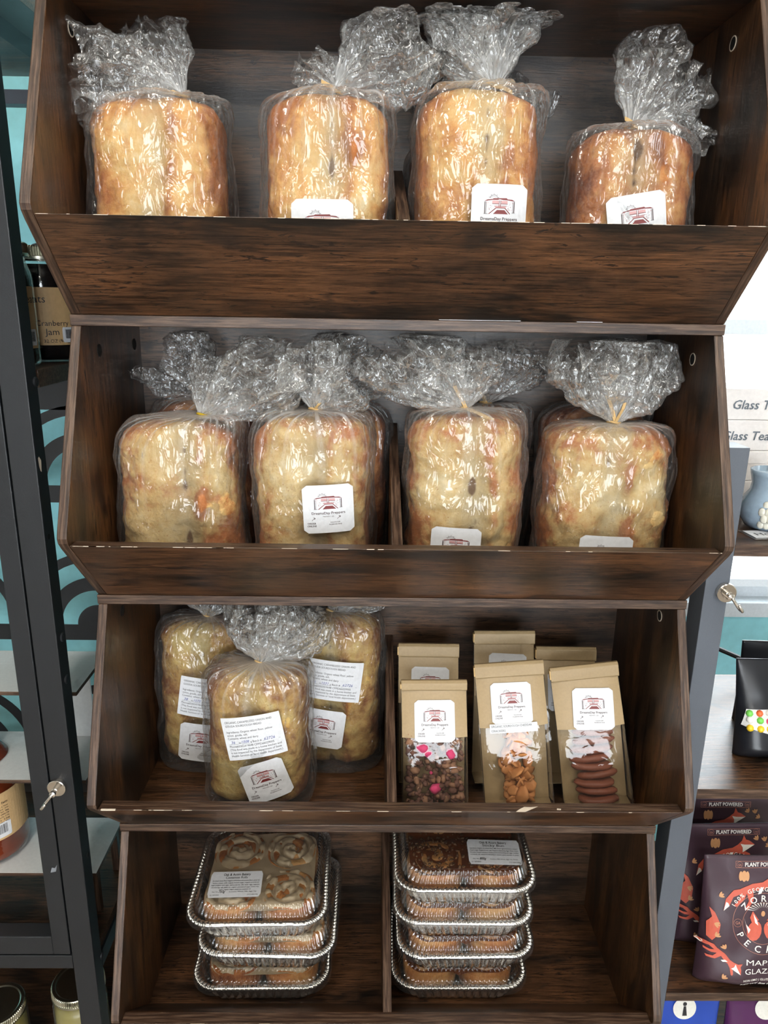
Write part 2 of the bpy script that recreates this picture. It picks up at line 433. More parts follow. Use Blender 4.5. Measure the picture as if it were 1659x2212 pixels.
def polys2(pl, sx, sy, ox, oy):
    V, F = [], []
    for p in pl: F.append(tuple(range(len(V), len(V) + len(p)))); V += [(x * sx + ox, y * sy + oy) for x, y in p]
    return V, F
LOGO = house_logo()
def arrow2(x, y, s_):
    pts = [(x + s_ * t_, y + s_ * .75 * math.sqrt(t_)) for t_ in (0, .15, .35, .6, .85)]
    V, F = [], []
    def bar(a, b, w):
        (x0, y0), (x1, y1) = a, b; L = math.hypot(x1 - x0, y1 - y0) or 1; nx, ny = -(y1 - y0) / L * w / 2, (x1 - x0) / L * w / 2
        k = len(V); V.extend([(x0 - nx, y0 - ny), (x1 - nx, y1 - ny), (x1 + nx, y1 + ny), (x0 + nx, y0 + ny)]); F.append((k, k + 1, k + 2, k + 3))
    for a, b in zip(pts, pts[1:]): bar(a, b, s_ * .09)
    e = pts[-1]
    for d in (0, -.22):
        bar((e[0] + s_ * (d - .28), e[1] + s_ * .22), (e[0] + s_ * d, e[1]), s_ * .09); bar((e[0] + s_ * (d - .22), e[1] - s_ * .28), (e[0] + s_ * d, e[1]), s_ * .09)
    return V, F
def house_sticker(parent, surf, w=.0635, hgt=None):
    """white rounded shop sticker with the house, the shop name and two captions (codes left out)"""
    h = hgt or w * .98
    st = sheet('shop_sticker', w, h, w * .09, surf, PAPER, parent)
    st['label'] = 'white rounded sticker with red house drawing'
    red, pale, ink = LOGO; k = w * .56
    g = join2(polys2(red, k, k, 0, h * .12), polys2(pale, k, k, 0, h * .12), polys2(ink, k, k, 0, h * .12))
    mi = [0] * len(red) + [1] * len(pale) + [2] * len(ink)
    stamp('house_drawing', g, surf, [INKR, INKP, INKK], st, .0010, mi)
    tx = join2(text2d('DreamsDay Preppers', 0, -h * .105, w * .072, w * .66, 'C', 0, .012), text2d('MIDWAY, GA', 0, -h * .165, w * .034, w * .22, 'C'),
               text2d('ORDER', -w * .335, -h * .31, w * .052, w * .17, 'C', 0, .012), text2d('ONLINE', -w * .335, -h * .365, w * .052, w * .185, 'C', 0, .012),
               text2d('FOLLOW OUR', w * .13, -h * .29, w * .032, w * .19, 'C', 0, .01), text2d('FACEBOOK PAGE', w * .13, -h * .335, w * .032, w * .25, 'C', 0, .01),
               arrow2(-w * .33, -h * .24, w * .08), arrow2(w * .17, -h * .22, w * .08))
    stamp('sticker_text', tx, surf, INKK, st, .0010)
    return st
def onion_label(parent, surf, oz, grams, w=.082, h=.0655):
    st = sheet('ingredient_label', w, h, .0004, surf, PAPER, parent)
    L = -w * .44; s_ = w * .056; y = lambda k: h * .37 - k * h * .083
    tx = [text2d('ORGANIC CARAMELIZED ONION AND', L, y(0), s_, w * .80), text2d('GOUDA SOURDOUGH BREAD', L, y(1), s_, w * .62),
          text2d('Ingredients: Organic wheat flour, yellow', L, y(2.7), s_, w * .78), text2d('onion, gouda, salt.', L, y(3.6), s_, w * .35), text2d('Contains: wheat and dairy', L, y(4.5), s_, w * .52),
          text2d('oz', L + w * .17, y(5.8), s_, w * .04), text2d('g Batch #', L + w * .37, y(5.8), s_, w * .19),
          text2d('Phone#3302419648 CFPID#6029005', L, y(6.8), s_, w * .76), text2d('(This food was made in a home kitchen and', L, y(7.7), s_, w * .87),
          text2d('is not inspected by the department of State', L, y(8.6), s_, w * .86), text2d('Health Services or local health department.)', L, y(9.5), s_, w * .87)]
    def ln(x0, x1, yy): return [(x0, yy), (x1, yy), (x1, yy + .0003), (x0, yy + .0003)], [(0, 1, 2, 3)]
    tx += [ln(L, L + w * .16, y(5.95)), ln(L + w * .22, L + w * .36, y(5.95)), ln(L + w * .57, L + w * .87, y(5.95))]
    stamp('label_text', join2(*tx), surf, INKB, st, .0009)
    hw_ = [text2d(oz, L + w * .04, y(5.7), s_ * 1.3, None, 'L', .25), text2d(grams, L + w * .22, y(5.7), s_ * 1.25, None, 'L', .25), text2d('62726', L + w * .60, y(5.7), s_ * 1.35, None, 'L', .25)]
    stamp('handwriting', join2(*hw_), surf, INKBLUE, st, .0010)
    return st

# ------------------------------------------------------------------ the stacked bins
W2, T, H, D = .38, .0125, .34621, .2157
KY, KZ = -.0956, .098
def side_profile():
    P = [(D + .006, 0), (0.002, 0)]
    kn = [(-.0905, .0925), (-.0975, .1010), (-.0990, .1070), (-.0965, .1150)]
    return P + kn + [(0.0, H - T), (D + .006, H - T)]
BINS = []
bin_txt = ['dark rustic wood stacking bin at the top, holding golden loaves in clear bags',
           'dark rustic wood stacking bin, second from the top, packed with pale bagged loaves',
           'dark rustic wood stacking bin holding labelled onion gouda loaves and kraft pouches',
           'dark rustic wood stacking bin at the bottom, holding stacked foil trays of rolls']
for k in range(4):
    z0 = -k * H
    t = thing('stacking_bin', bin_txt[k], 'storage bin', (0, 0, z0), group=None); BINS.append(t)
    for s_ in (-1, 1):
        P = side_profile(); n = len(P)
        xa, xb = (s_ * (W2 - T), s_ * (W2 - .001)) if s_ > 0 else (-(W2 - .001), -(W2 - T))
        v, f = prism_x(P, xa, xb)
        mi = [0, 0] + [1] * n
        o = part('side_panel', (v, f), [WOODZ, EDGEZ], t, mi=mi); bevel(o, .0012)
        for yy in (.050, .187):
            xi = s_ * (W2 - T)
            M = Matrix.Translation((xi, yy, H - T - .031)) @ Matrix.Rotation(R90, 4, 'Y')
            ring = lathe([(.0066, -.0006), (.0078, -.0006), (.0078, .0006), (.0066, .0006)], 28, False, False)
            h_ = part('cam_hole', xform(join(ring), M), CHIP_GLINT if (k == 0 or s_ > 0) else DARK, o)
            part('cam_fastener', xform(lathe([(.0066, -.0003), (.0066, .0003)], 24), M), DARK, o)
    o = part('back_panel', box(-W2 + .001, W2 - .001, D, D + .005, 0.0005, H - T), WOODB, t)
    v, f = box(-W2, W2, 0, D + .006, H - T, H)
    o = part('top_board', (v, f), [WOODX, EDGEX], t, mi=[0, 0, 1, 0, 0, 0]); bevel(o, .0008)
    if k == 3:
        v, f = box(-W2, W2, 0, D + .006, -T, 0)
        bevel(part('bottom_board', (v, f), [WOODX, EDGEX], t, mi=[0, 0, 1, 0, 0, 0]), .0008)
    # sloping front panel
    xi = W2 - T - .0003
    v, f = prism_x([(.0005, .0004), (KY, KZ), (KY + .0177, KZ), (.0182, .0004)], -xi, xi)
    fp = part('front_panel', (v, f), [WOODX, EDGEX], t, mi=[0, 0, 0, 1, 0, 0]); bevel(fp, .0005, 1)
    rnd = random.Random(10 + k); ch = []
    nchip_glint = (40, 26, 14, 4)[k]  # top bin's row paints the lip's edge highlight; other bins have real chips
    for q in range(nchip_glint):
        x = rnd.uniform(-xi, xi) if k != 1 else (rnd.uniform(-xi, -.12) if q % 3 else rnd.uniform(-xi, xi))
        w = rnd.uniform(.003, .02); hh = rnd.uniform(.0002, .00045)
        x1 = min(xi, x + w)
        ch.append(box(x, x1, KY - .0002, KY + hh, KZ - hh, KZ + .00015))
    if k == 2:
        ch.append(([(.155, KY - .0002, KZ + .0002), (.167, KY - .0003, KZ + .0002), (.181, KY + .0075, KZ + .0003), (.186, KY + .0105, KZ + .0003), (.176, KY + .009, KZ + .0003), (.168, KY + .0095, KZ + .0003), (.161, KY + .005, KZ + .0003)], [tuple(range(7))]))
        ch.append(([(.208, KY + .004, KZ + .0002), (.213, KY + .0035, KZ + .0002), (.214, KY + .006, KZ + .0003), (.209, KY + .007, KZ + .0003)], [(0, 1, 2, 3)]))
        ch.append(box(-xi + .004, -xi + .022, KY - .0003, KY + .002, KZ - .001, KZ + .0002))
    part('edge_chips_glint', join(*ch), CHIP_GLINT, fp)
    v, f = prism_x([(.0182, .0004), (KY + .0177, KZ - .0003), (D - .0005, .192), (D - .0005, .0004)], -.0062, .0062)
    bevel(part('divider', (v, f), [WOODZ, EDGEZ], t, mi=[0, 0, 0, 1, 0, 0]), .0005, 1)

# display table below the bins
tb = thing('display_table', 'low dark table under the bottom stacking bin', 'table', (0, 0.1, FLOOR))
part('tabletop', box(-.385, .385, -.1 + 0.0, .35, -3 * H - T - .03 + .0, -3 * H - T - .0005), WOODX, tb, world=True)
for x in (-.38, .35):
    for y in (-.09, .31):
        part('leg', box(x, x + .03, y, y + .03, FLOOR + .0, -3 * H - T - .03), BLACK, tb, world=True)

# ------------------------------------------------------------------ bagged loaves
def sgnp(a, e): return np.sign(a) * np.abs(a) ** e
def loaf_mesh(hw, hb, h, seed, gx=0.0, lean=0.0, rough=1.0):
    NC, prof = 130, []
    r = .030
    for k in range(9): prof.append((1 - r / hb - (1 - r / hb) * (1 - k / 8.0), 0.0))
    for k in range(1, 9): a = R90 * k / 8; prof.append((1 - r * (1 - math.sin(a)) / hb, r * (1 - math.cos(a))))
    for k in range(1, 62): prof.append((1, r + (h - 2 * r) * k / 62))
    for k in range(0, 9): a = R90 * k / 8; prof.append((1 - r * (1 - math.cos(a)) / hb, h - r + r * math.sin(a)))
    for k in range(1, 9): prof.append(((1 - r / hb) * (1 - k / 8.0), h + .002 * math.sin(k / 8 * R90)))
    V, F, sc, rm = [], [], [], []
    off = Vector((seed * 3.7, seed * 1.3, seed * .7))
    for ri, z in prof:
        for c in range(NC):
            th = 2 * math.pi * c / NC
            cx, sy = math.cos(th), math.sin(th)
            x = hw * ri * math.copysign(abs(cx) ** .62, cx); y = hb * ri * math.copysign(abs(sy) ** .62, sy)
            p = Vector((x, y, z))
            zf = z / h
            front = max(0.0, min(1.0, -y / hb * 1.6 - .3))
            wob = .010 * noise.noise(Vector((seed, z * 14, 0))) + .004 * noise.noise(Vector((seed, z * 60, 9)))
            dx = x - (gx * hw + lean * (z - h / 2) + wob)
            wd = .016 + .007 * noise.noise(Vector((seed + 5, z * 11, 3)))
            g = math.exp(-(dx / wd) ** 2) * front
            endf = max(0, 1 - abs(zf - .5) * 2) ** .25
            n1 = noise.fractal(p * 17 + off, .8, 2.1, 4); n2 = noise.noise(p * 75 + off)
            bulge = (.010 * math.cos(x / hw * 1.35)) * front * endf
            dy = -bulge + g * (.014 + .006 * n2) * endf - (.004 if dx > 0 else 0) * front * endf * min(1, abs(dx) / .01)
            # torn lip on one side of the score
            lip = math.exp(-((dx - wd * 1.25) / .006) ** 2) * front * endf * (.5 + noise.noise(Vector((seed, z * 30, 4))))
            dy -= lip * .008
            nd = (.0040 * n1 + .0012 * n2) * rough
            nx, ny = cx, sy
            V.append((x + nx * nd, y + ny * nd + dy, max(0.0008, z + nd * (.6 if ri < .9 else .15)) if z > .001 else z))
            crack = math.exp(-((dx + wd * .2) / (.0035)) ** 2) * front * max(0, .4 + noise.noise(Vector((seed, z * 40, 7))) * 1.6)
            sc.append(min(1.4, g * .62 + crack * .9)); rm.append(min(1, abs(x / hw) ** 3 + lip * .8 + max(0, (abs(zf - .5) - .36) * 4)) + lip * .8)  # baked brown lip, browned further to paint in the groove's shading
    n = len(prof)
    for i in range(n - 1):
        for c in range(NC): F.append((i * NC + c, i * NC + (c + 1) % NC, (i + 1) * NC + (c + 1) % NC, (i + 1) * NC + c))
    return (V, F), {'score': sc, 'rim': rm}

def crumple(P, seeds, amp):
    """faceted creases: Manhattan distance to the nearest of scattered seeds"""
    out = np.zeros(len(P)); B = 4000
    for i in range(0, len(P), B):
        d = np.abs(P[i:i + B, None, :] - seeds[None]).sum(2)
        out[i:i + B] = d.min(1)
    return (out - out.mean()) * amp
def grid_normals(V, nr, nc):
    G = V.reshape(nr, nc, 3)
    du = np.roll(G, -1, 1) - np.roll(G, 1, 1)
    dv = np.gradient(G, axis=0)
    n = np.cross(du, dv); L = np.linalg.norm(n, axis=2, keepdims=True) + 1e-9
    return (n / L).reshape(-1, 3)
def bag_front(x, z, B):
    """front surface of the bag body (local y)"""
    ax, ay, zt = B['ax'], B['ay'], B['zt']
    u = min(.98, abs(x / ax)); k = 1.0
    zs = zt * .80
    if z > zs: k = (1 - min(.97, (z - zs) / (zt * 1.03 - zs)) ** 2.6) ** (1 / 2.6)
    return -(ay * k) * (1 - u ** 3.0) ** (1 / 3.0) - .010 * math.cos(x / ax * 1.35) * k
def bag_mesh(ax, ay, zt, tie, flares, seed, skew=0.0):
    rg = np.random.RandomState(seed); NC = 300
    th = np.linspace(0, 2 * np.pi, NC, endpoint=False)
    tx, ty, tz = tie
    fold = sum(rg.uniform(.5, 1) * np.abs(((th * k_ / np.pi + rg.uniform(0, 2)) % 2) - 1) for k_ in (7, 11, 17, 26)) / 4 - .38
    fine = sum(rg.uniform(.6, 1) * np.abs(((th * k_ / np.pi + rg.uniform(0, 2)) % 2) - 1) for k_ in (23, 37, 53)) / 3
    glint_streak = np.clip((fine - .42) * 3.2, 0, 1)  # white highlights along the folds, painted into the film's milkiness
    frontm = np.clip(-np.sin(th) * 2, .25, 1)
    zs = zt * .80; rn = .0065
    rows, gat = [], []
    body = [(0.0, z) for z in ()]
    zl = [0.0006, 0.0012] + list(np.linspace(.006, zs, 60))
    cs, sn = sgnp(np.cos(th), .667), sgnp(np.sin(th), .667)
    # bottom seam fans closed under the loaf
    for f_ in (0.02, .5):
        rows.append(np.stack([ax * .9 * f_ * cs, ay * .9 * f_ * sn, np.full(NC, .0004)], 1)); gat.append(np.zeros(NC))
    for z in zl:
        q = min(1, z / .02); s_ = .90 + .10 * q ** .5
        lowf = 1 + .05 * math.sin(z * 31 + seed) + skew * (1 - z / zt)
        x = ax * s_ * cs * (1 + (lowf - 1) * .5); y = ay * s_ * sn
        y = y - np.where(sn < 0, .010 * np.cos(x / ax * 1.35) * np.clip(-sn * 1.6 - .3, 0, 1), 0)
        a = .004 + .006 * (z / zs) ** 2
        k_ = 1 + fold * a * 2.2
        rows.append(np.stack([x * k_, y * k_, np.full(NC, z)], 1)); gat.append(.02 + .55 * glint_streak * frontm * (z / zs) ** 3.0 * .8)
    for ph in np.linspace(0, 1, 46)[1:]:
        # dome in towards the tie
        z = zs + (tz - zs) * (1 - (1 - ph) ** 2.0) ** .9
        k = max(0.0, (1 - ph ** 2.6)) ** (1 / 2.1)
        rx = ax * k + rn * (1 - k); ry = ay * k + rn * (1 - k)
        s1 = ph ** 1.6
        e = .667 + .333 * ph
        c2, s2 = sgnp(np.cos(th), e), sgnp(np.sin(th), e)
        kk = 1 + fold * (.035 + .55 * ph ** 4) + (fine - .5) * .05 * ph
        x = tx * s1 + rx * c2 * kk; y = ty * s1 + ry * s2 * kk - np.where(s2 < 0, .010 * np.cos(c2 * 1.35) * k * np.clip(-s2 * 1.6 - .3, 0, 1), 0)
        zz = z + fold * .010 * ph * (1 - ph) * 3
        rows.append(np.stack([x, y, np.full(NC, 1.0) * zz], 1)); gat.append(np.clip(.03 + .95 * ph ** 5 + glint_streak * frontm * (.44 + .8 * ph ** 1.5), 0, 1))
    P = np.concatenate(rows); G = np.concatenate(gat); nr = len(rows)
    N = grid_normals(P, nr, NC)
    seeds = rg.uniform([-ax * 1.2, -ay * 1.4, 0], [ax * 1.2, ay * 1.4, zt * 1.15], (90, 3))
    zf = np.clip(P[:, 2] / .03, 0, 1)
    P = P + N * (crumple(P, seeds, .13) * zf * np.clip(1.0 - G * .6, .2, 1))[:, None]
    hole = [(P, nr)]
    V = [tuple(p) for p in P]; F = []; GA = list(G)
    def quads(base, nr_):
        for i in range(nr_ - 1):
            o = base + i * NC
            for c in range(NC): F.append((o + c, o + (c + 1) % NC, o + NC + (c + 1) % NC, o + NC + c))
    quads(0, nr)
    for fi, fl in enumerate(flares):
        d = Vector(fl['d']).normalized(); L, Wd, Td = fl['L'] * 1.12, fl['W'] * 1.12, fl['T'] * 1.1
        side = d.cross(Vector((0, 1, 0)))
        side = side.normalized() if side.length > .1 else Vector((1, 0, 0)); dep = side.cross(d).normalized()
        R_ = []; G2 = []; ns = 74
        ph1, ph2 = rg.uniform(0, 6, 2)
        foldf = sum(rg.uniform(.5, 1) * np.abs(((th * k_ / np.pi + rg.uniform(0, 2)) % 2) - 1) for k_ in (5, 9, 14, 23)) / 4 - .38
        endcut = 1 - .12 * np.abs(np.sin(th * 1.0 + ph1)) - .07 * np.sin(3 * th + ph2) - .10 * np.abs(((th * 5 / np.pi) % 2) - 1) - .10 * foldf
        droop = Vector(fl.get('bend', (0, 0, 0)))
        for j in range(ns):
            s_ = j / (ns - 1)
            wu = rn + Wd * (math.sin(min(1, s_ * 1.25) * R90) ** 1.15) * (1 - .22 * max(0, s_ - .75) * 4 * .5); wv = rn + Td * math.sin(min(1, s_ * 1.1) * R90) ** 1.3
            kk = 1 + foldf * (.55 * (1 - s_) ** 2 + .22)
            tw = .5 * s_ * math.sin(ph1)
            cc, ss = np.cos(th + tw), np.sin(th + tw)
            u_ = wu * cc * kk; v_ = wv * ss * (1 + foldf * 1.2)
            le = L * s_ * (endcut if True else 1)
            cen = np.array([tx, ty, tz])[None] + np.outer(le, np.array(d)) + np.array(droop)[None] * (s_ ** 2)
            R_.append(cen + np.outer(u_, np.array(side)) + np.outer(v_, np.array(dep)))
            G2.append(np.clip(.95 * (1 - s_) ** 3.0 + .12 + .30 * foldf, 0, 1))
        Q = np.concatenate(R_); GG = np.concatenate(G2); N = grid_normals(Q, ns, NC)
        sd = Q[rg.choice(len(Q), 34)] + rg.uniform(-.01, .01, (34, 3))
        amp = np.repeat(np.linspace(0, 1, ns), NC)
        sd2 = Q[rg.choice(len(Q), 130)]
        Q = Q + N * ((crumple(Q, sd, .50) + crumple(Q, sd2, .30)) * np.clip(amp * 2.2, .05, 1))[:, None]
        zc = fl.get('zmax')
        if zc is not None: Q[:, 2] = np.where(Q[:, 2] > zc - .012, zc - .012 + (Q[:, 2] - zc + .012) * .0 + .010 * (1 - np.exp(-(np.maximum(Q[:, 2] - zc + .012, 0)) / .03)), Q[:, 2])
        yb = fl.get('ymax')
        if yb is not None: Q[:, 1] = np.where(Q[:, 1] > yb - .01, yb - .01 + .008 * (1 - np.exp(-(np.maximum(Q[:, 1] - yb + .01, 0)) / .02)), Q[:, 1])
        base = len(V); V += [tuple(p) for p in Q]; GA += list(GG); quads(base, ns)
    return (V, F), {'gather_glint': GA}

def loaf_thing(label, k, cx, yc, hw, hb, h, mat, seed, tie, flares, gx=0.0, lean=0.0, rot=(0, 0, 0), bagw=.010, stickers=(), labels=(), group=None, tie_kind='paper', rough=1.0, tietail=((-.012, 0, .022),)):
    fz = -k * H
    yn = .074 if yc < .1 else .166
    hb = .044 if yc < .1 else .036
    q_ = (yn - CAM[1]) / (.030 - CAM[1]) if yc < .1 else (yn - CAM[1]) / (yc - CAM[1])
    q2 = 1 + (q_ - 1) * .6
    cx = CAM[0] + (cx - CAM[0]) * q_; h = (CAM[2] - fz) + (h + fz - CAM[2]) * q_; hw *= q2; yc = yn
    bagw = min(bagw, .009)
    lim = W2 - T - .0015
    if abs(cx) + hw + bagw > lim: cx = math.copysign(lim - hw - bagw, cx)
    t = thing('bagged_loaf', label, 'bread', (cx, yc, fz + .0006), rot, group)
    vf, at_ = loaf_mesh(hw, hb, h, seed, gx, lean, rough)
    vf = ([(a, b, c + .0012) for a, b, c in vf[0]], vf[1])
    part('bread', vf, mat, t, smooth=True, attrs=at_)
    B = dict(ax=hw + bagw, ay=hb + .007, zt=h + .004)
    ymax = D - yc - .002
    for f_ in flares: f_.setdefault('zmax', H - T - .002); f_.setdefault('ymax', ymax)
    tz = h + max(.004, tie[2] - .007)
    bvf, ba = bag_mesh(B['ax'], B['ay'], B['zt'], (tie[0], tie[1], tz), flares, seed * 7 + 3)
    part('clear_bag', bvf, FILM, t, smooth=True, attrs=ba)
    # tie
    tp = Vector((tie[0], tie[1], tz))
    ring = [tp + Vector((.0080 * math.cos(a), .0080 * math.sin(a), .0012 * math.sin(2 * a))) for a in np.linspace(0, 2 * math.pi, 20, endpoint=False)]
    pcs = [tube(ring, .0016, 8, True)]
    for tl in tietail:
        e = Vector(tl); p0 = tp + Vector((0, -.008, 0))
        pts = [p0, p0 + e * .35 + Vector((0, -.002, .001)), p0 + e * .7 + Vector((0, -.003, 0)), p0 + e]
        pcs.append(ribbon(pts, (1, .15, .25) if abs(e.z) > abs(e.x) else (0, .2, 1), .0045))
    part('twist_tie', join(*pcs), TIE if tie_kind == 'paper' else plain('yellow_black_tie', srgb(190, 160, 30), .5), t, smooth=False)
    for (sx, sz, ang, w) in stickers:
        def surf(u, v, off, sx=sx, sz=sz, ang=ang):
            c, s_ = math.cos(ang), math.sin(ang); x = sx + u * c - v * s_; z = sz + u * s_ + v * c
            return Vector((x, bag_front(x, z, B) - .0032 - off, z))
        house_sticker(t, surf, w)
    for (sx, sz, ang, oz, gr) in labels:
        def surf(u, v, off, sx=sx, sz=sz, ang=ang):
            c, s_ = math.cos(ang), math.sin(ang); x = sx + u * c - v * s_; z = sz + u * s_ + v * c
            return Vector((x, bag_front(x, z, B) - .0034 - off, z))
        onion_label(t, surf, oz, gr)
    return t
FL = lambda d, L, W_, T_, **k: dict(d=d, L=L, W=W_, T=T_, **k)
# top bin
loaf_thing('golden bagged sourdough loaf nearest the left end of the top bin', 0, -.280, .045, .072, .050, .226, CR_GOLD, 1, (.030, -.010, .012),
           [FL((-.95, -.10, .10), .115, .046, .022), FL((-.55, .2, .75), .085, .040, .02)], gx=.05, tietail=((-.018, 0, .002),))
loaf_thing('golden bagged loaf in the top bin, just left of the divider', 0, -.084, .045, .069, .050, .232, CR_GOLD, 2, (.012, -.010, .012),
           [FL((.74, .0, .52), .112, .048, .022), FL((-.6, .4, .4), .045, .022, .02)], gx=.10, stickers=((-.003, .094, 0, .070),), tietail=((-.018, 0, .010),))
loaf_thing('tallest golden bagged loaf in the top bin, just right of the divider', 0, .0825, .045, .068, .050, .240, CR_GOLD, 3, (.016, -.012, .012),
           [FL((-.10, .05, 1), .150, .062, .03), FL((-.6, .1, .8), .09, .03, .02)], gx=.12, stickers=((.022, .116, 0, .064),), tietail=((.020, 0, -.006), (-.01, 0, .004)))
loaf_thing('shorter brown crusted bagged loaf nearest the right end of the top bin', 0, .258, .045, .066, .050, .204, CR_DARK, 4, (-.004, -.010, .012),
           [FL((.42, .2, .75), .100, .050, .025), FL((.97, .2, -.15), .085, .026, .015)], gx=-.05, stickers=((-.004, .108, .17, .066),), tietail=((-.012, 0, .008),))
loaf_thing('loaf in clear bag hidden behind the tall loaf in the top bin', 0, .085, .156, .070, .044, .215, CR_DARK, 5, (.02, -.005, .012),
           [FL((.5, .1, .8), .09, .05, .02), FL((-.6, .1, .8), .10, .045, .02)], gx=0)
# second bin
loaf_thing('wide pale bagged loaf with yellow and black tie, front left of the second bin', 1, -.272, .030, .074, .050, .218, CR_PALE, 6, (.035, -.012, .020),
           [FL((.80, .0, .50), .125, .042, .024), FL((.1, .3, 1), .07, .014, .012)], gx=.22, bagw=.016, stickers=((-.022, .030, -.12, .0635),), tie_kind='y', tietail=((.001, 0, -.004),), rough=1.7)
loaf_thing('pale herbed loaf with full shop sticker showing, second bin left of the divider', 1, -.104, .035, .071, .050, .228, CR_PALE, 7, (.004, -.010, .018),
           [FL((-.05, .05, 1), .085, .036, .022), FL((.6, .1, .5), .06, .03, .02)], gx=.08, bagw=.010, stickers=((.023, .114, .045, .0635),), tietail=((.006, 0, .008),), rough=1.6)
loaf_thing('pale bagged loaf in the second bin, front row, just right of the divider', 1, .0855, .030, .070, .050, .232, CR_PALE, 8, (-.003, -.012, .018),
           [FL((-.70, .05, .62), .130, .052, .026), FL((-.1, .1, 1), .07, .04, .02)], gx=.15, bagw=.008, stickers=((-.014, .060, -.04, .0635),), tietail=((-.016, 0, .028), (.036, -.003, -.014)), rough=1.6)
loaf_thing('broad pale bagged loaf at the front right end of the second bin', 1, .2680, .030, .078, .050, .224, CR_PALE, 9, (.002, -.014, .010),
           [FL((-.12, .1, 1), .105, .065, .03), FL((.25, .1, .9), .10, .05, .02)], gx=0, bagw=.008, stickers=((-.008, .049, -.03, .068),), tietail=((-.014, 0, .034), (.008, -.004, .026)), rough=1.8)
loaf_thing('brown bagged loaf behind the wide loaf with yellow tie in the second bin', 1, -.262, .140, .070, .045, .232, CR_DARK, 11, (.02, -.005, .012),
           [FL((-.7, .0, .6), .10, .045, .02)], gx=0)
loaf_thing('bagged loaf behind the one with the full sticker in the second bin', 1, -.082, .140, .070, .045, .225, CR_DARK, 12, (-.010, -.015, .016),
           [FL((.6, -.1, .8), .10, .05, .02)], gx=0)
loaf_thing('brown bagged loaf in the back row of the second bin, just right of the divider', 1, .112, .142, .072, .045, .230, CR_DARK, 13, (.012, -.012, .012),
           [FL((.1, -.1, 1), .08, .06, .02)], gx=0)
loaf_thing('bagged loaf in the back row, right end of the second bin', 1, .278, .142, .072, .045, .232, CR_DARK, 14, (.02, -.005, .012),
           [FL((.5, -.1, .6), .08, .05, .02)], gx=0)
# third bin
loaf_thing('bagged onion gouda loaf standing in front of two others in the third bin', 2, -.1830, .035, .069, .046, .236, CR_ONION, 15, (.006, -.006, .014),
           [FL((.05, .1, 1), .085, .048, .026), FL((.55, .2, .7), .10, .045, .02)], gx=0, bagw=.012, stickers=((.016, .063, .30, .064),), labels=((.002, .134, .17, '36', '1008'),), rough=1.1, tietail=())
loaf_thing('bagged onion gouda loaf at the back left of the third bin', 2, -.300, .125, .062, .042, .262, CR_ONION, 16, (.01, -.006, .012),
           [FL((.1, .1, 1), .06, .05, .026)], gx=.1, rot=(0, .03, 0), bagw=.010, stickers=((.004, .058, -.10, .066),), labels=((.014, .134, -.13, '38', '1070'),), rough=1.1, tietail=())
loaf_thing('bagged onion gouda loaf at the back beside the divider of the third bin', 2, -.082, .138, .068, .042, .268, CR_ONION, 17, (-.006, -.006, .010),
           [FL((.55, -.1, .7), .085, .045, .022)], gx=-.1, lean=-.03, rot=(0, .0, 0), bagw=.008, stickers=((-.018, .084, -.13, .066),), labels=((.000, .165, -.12, '36', '1031'),), rough=1.1, tietail=())

# ------------------------------------------------------------------ kraft pouches
PINK = plain('freeze_dried_berry', srgb(214, 70, 116), .8, 0, .8, 500)
GRAN = plain('dark_granola', srgb(112, 76, 62), .7, 0, .8, 400)
GRANL = plain('light_granola', srgb(158, 116, 88), .7, 0, .8, 400)
CRACK = plain('cheddar_cracker', srgb(206, 140, 84), .7, 0, .6, 300)
JERKY = plain('brown_crisp', srgb(132, 74, 52), .55, 0, .6, 300)
def blob(rnd, c, r, sq=(1, 1, 1), sub=2):
    bm = bmesh.new(); bmesh.ops.create_icosphere(bm, subdivisions=sub, radius=1)
    o = Vector((rnd.random() * 50, rnd.random() * 50, 0)); M = Matrix.Rotation(rnd.uniform(0, 6), 3, (rnd.random(), rnd.random(), rnd.random() + .1))
    V = []
    for v in bm.verts:
        p = v.co * (1 + .45 * noise.noise(v.co * 1.6 + o)); p = Vector((p.x * sq[0], p.y * sq[1], p.z * sq[2])); V.append(M @ (p * r) + Vector(c))
    F = [tuple(v.index for v in f.verts) for f in bm.faces]; bm.free(); return V, F
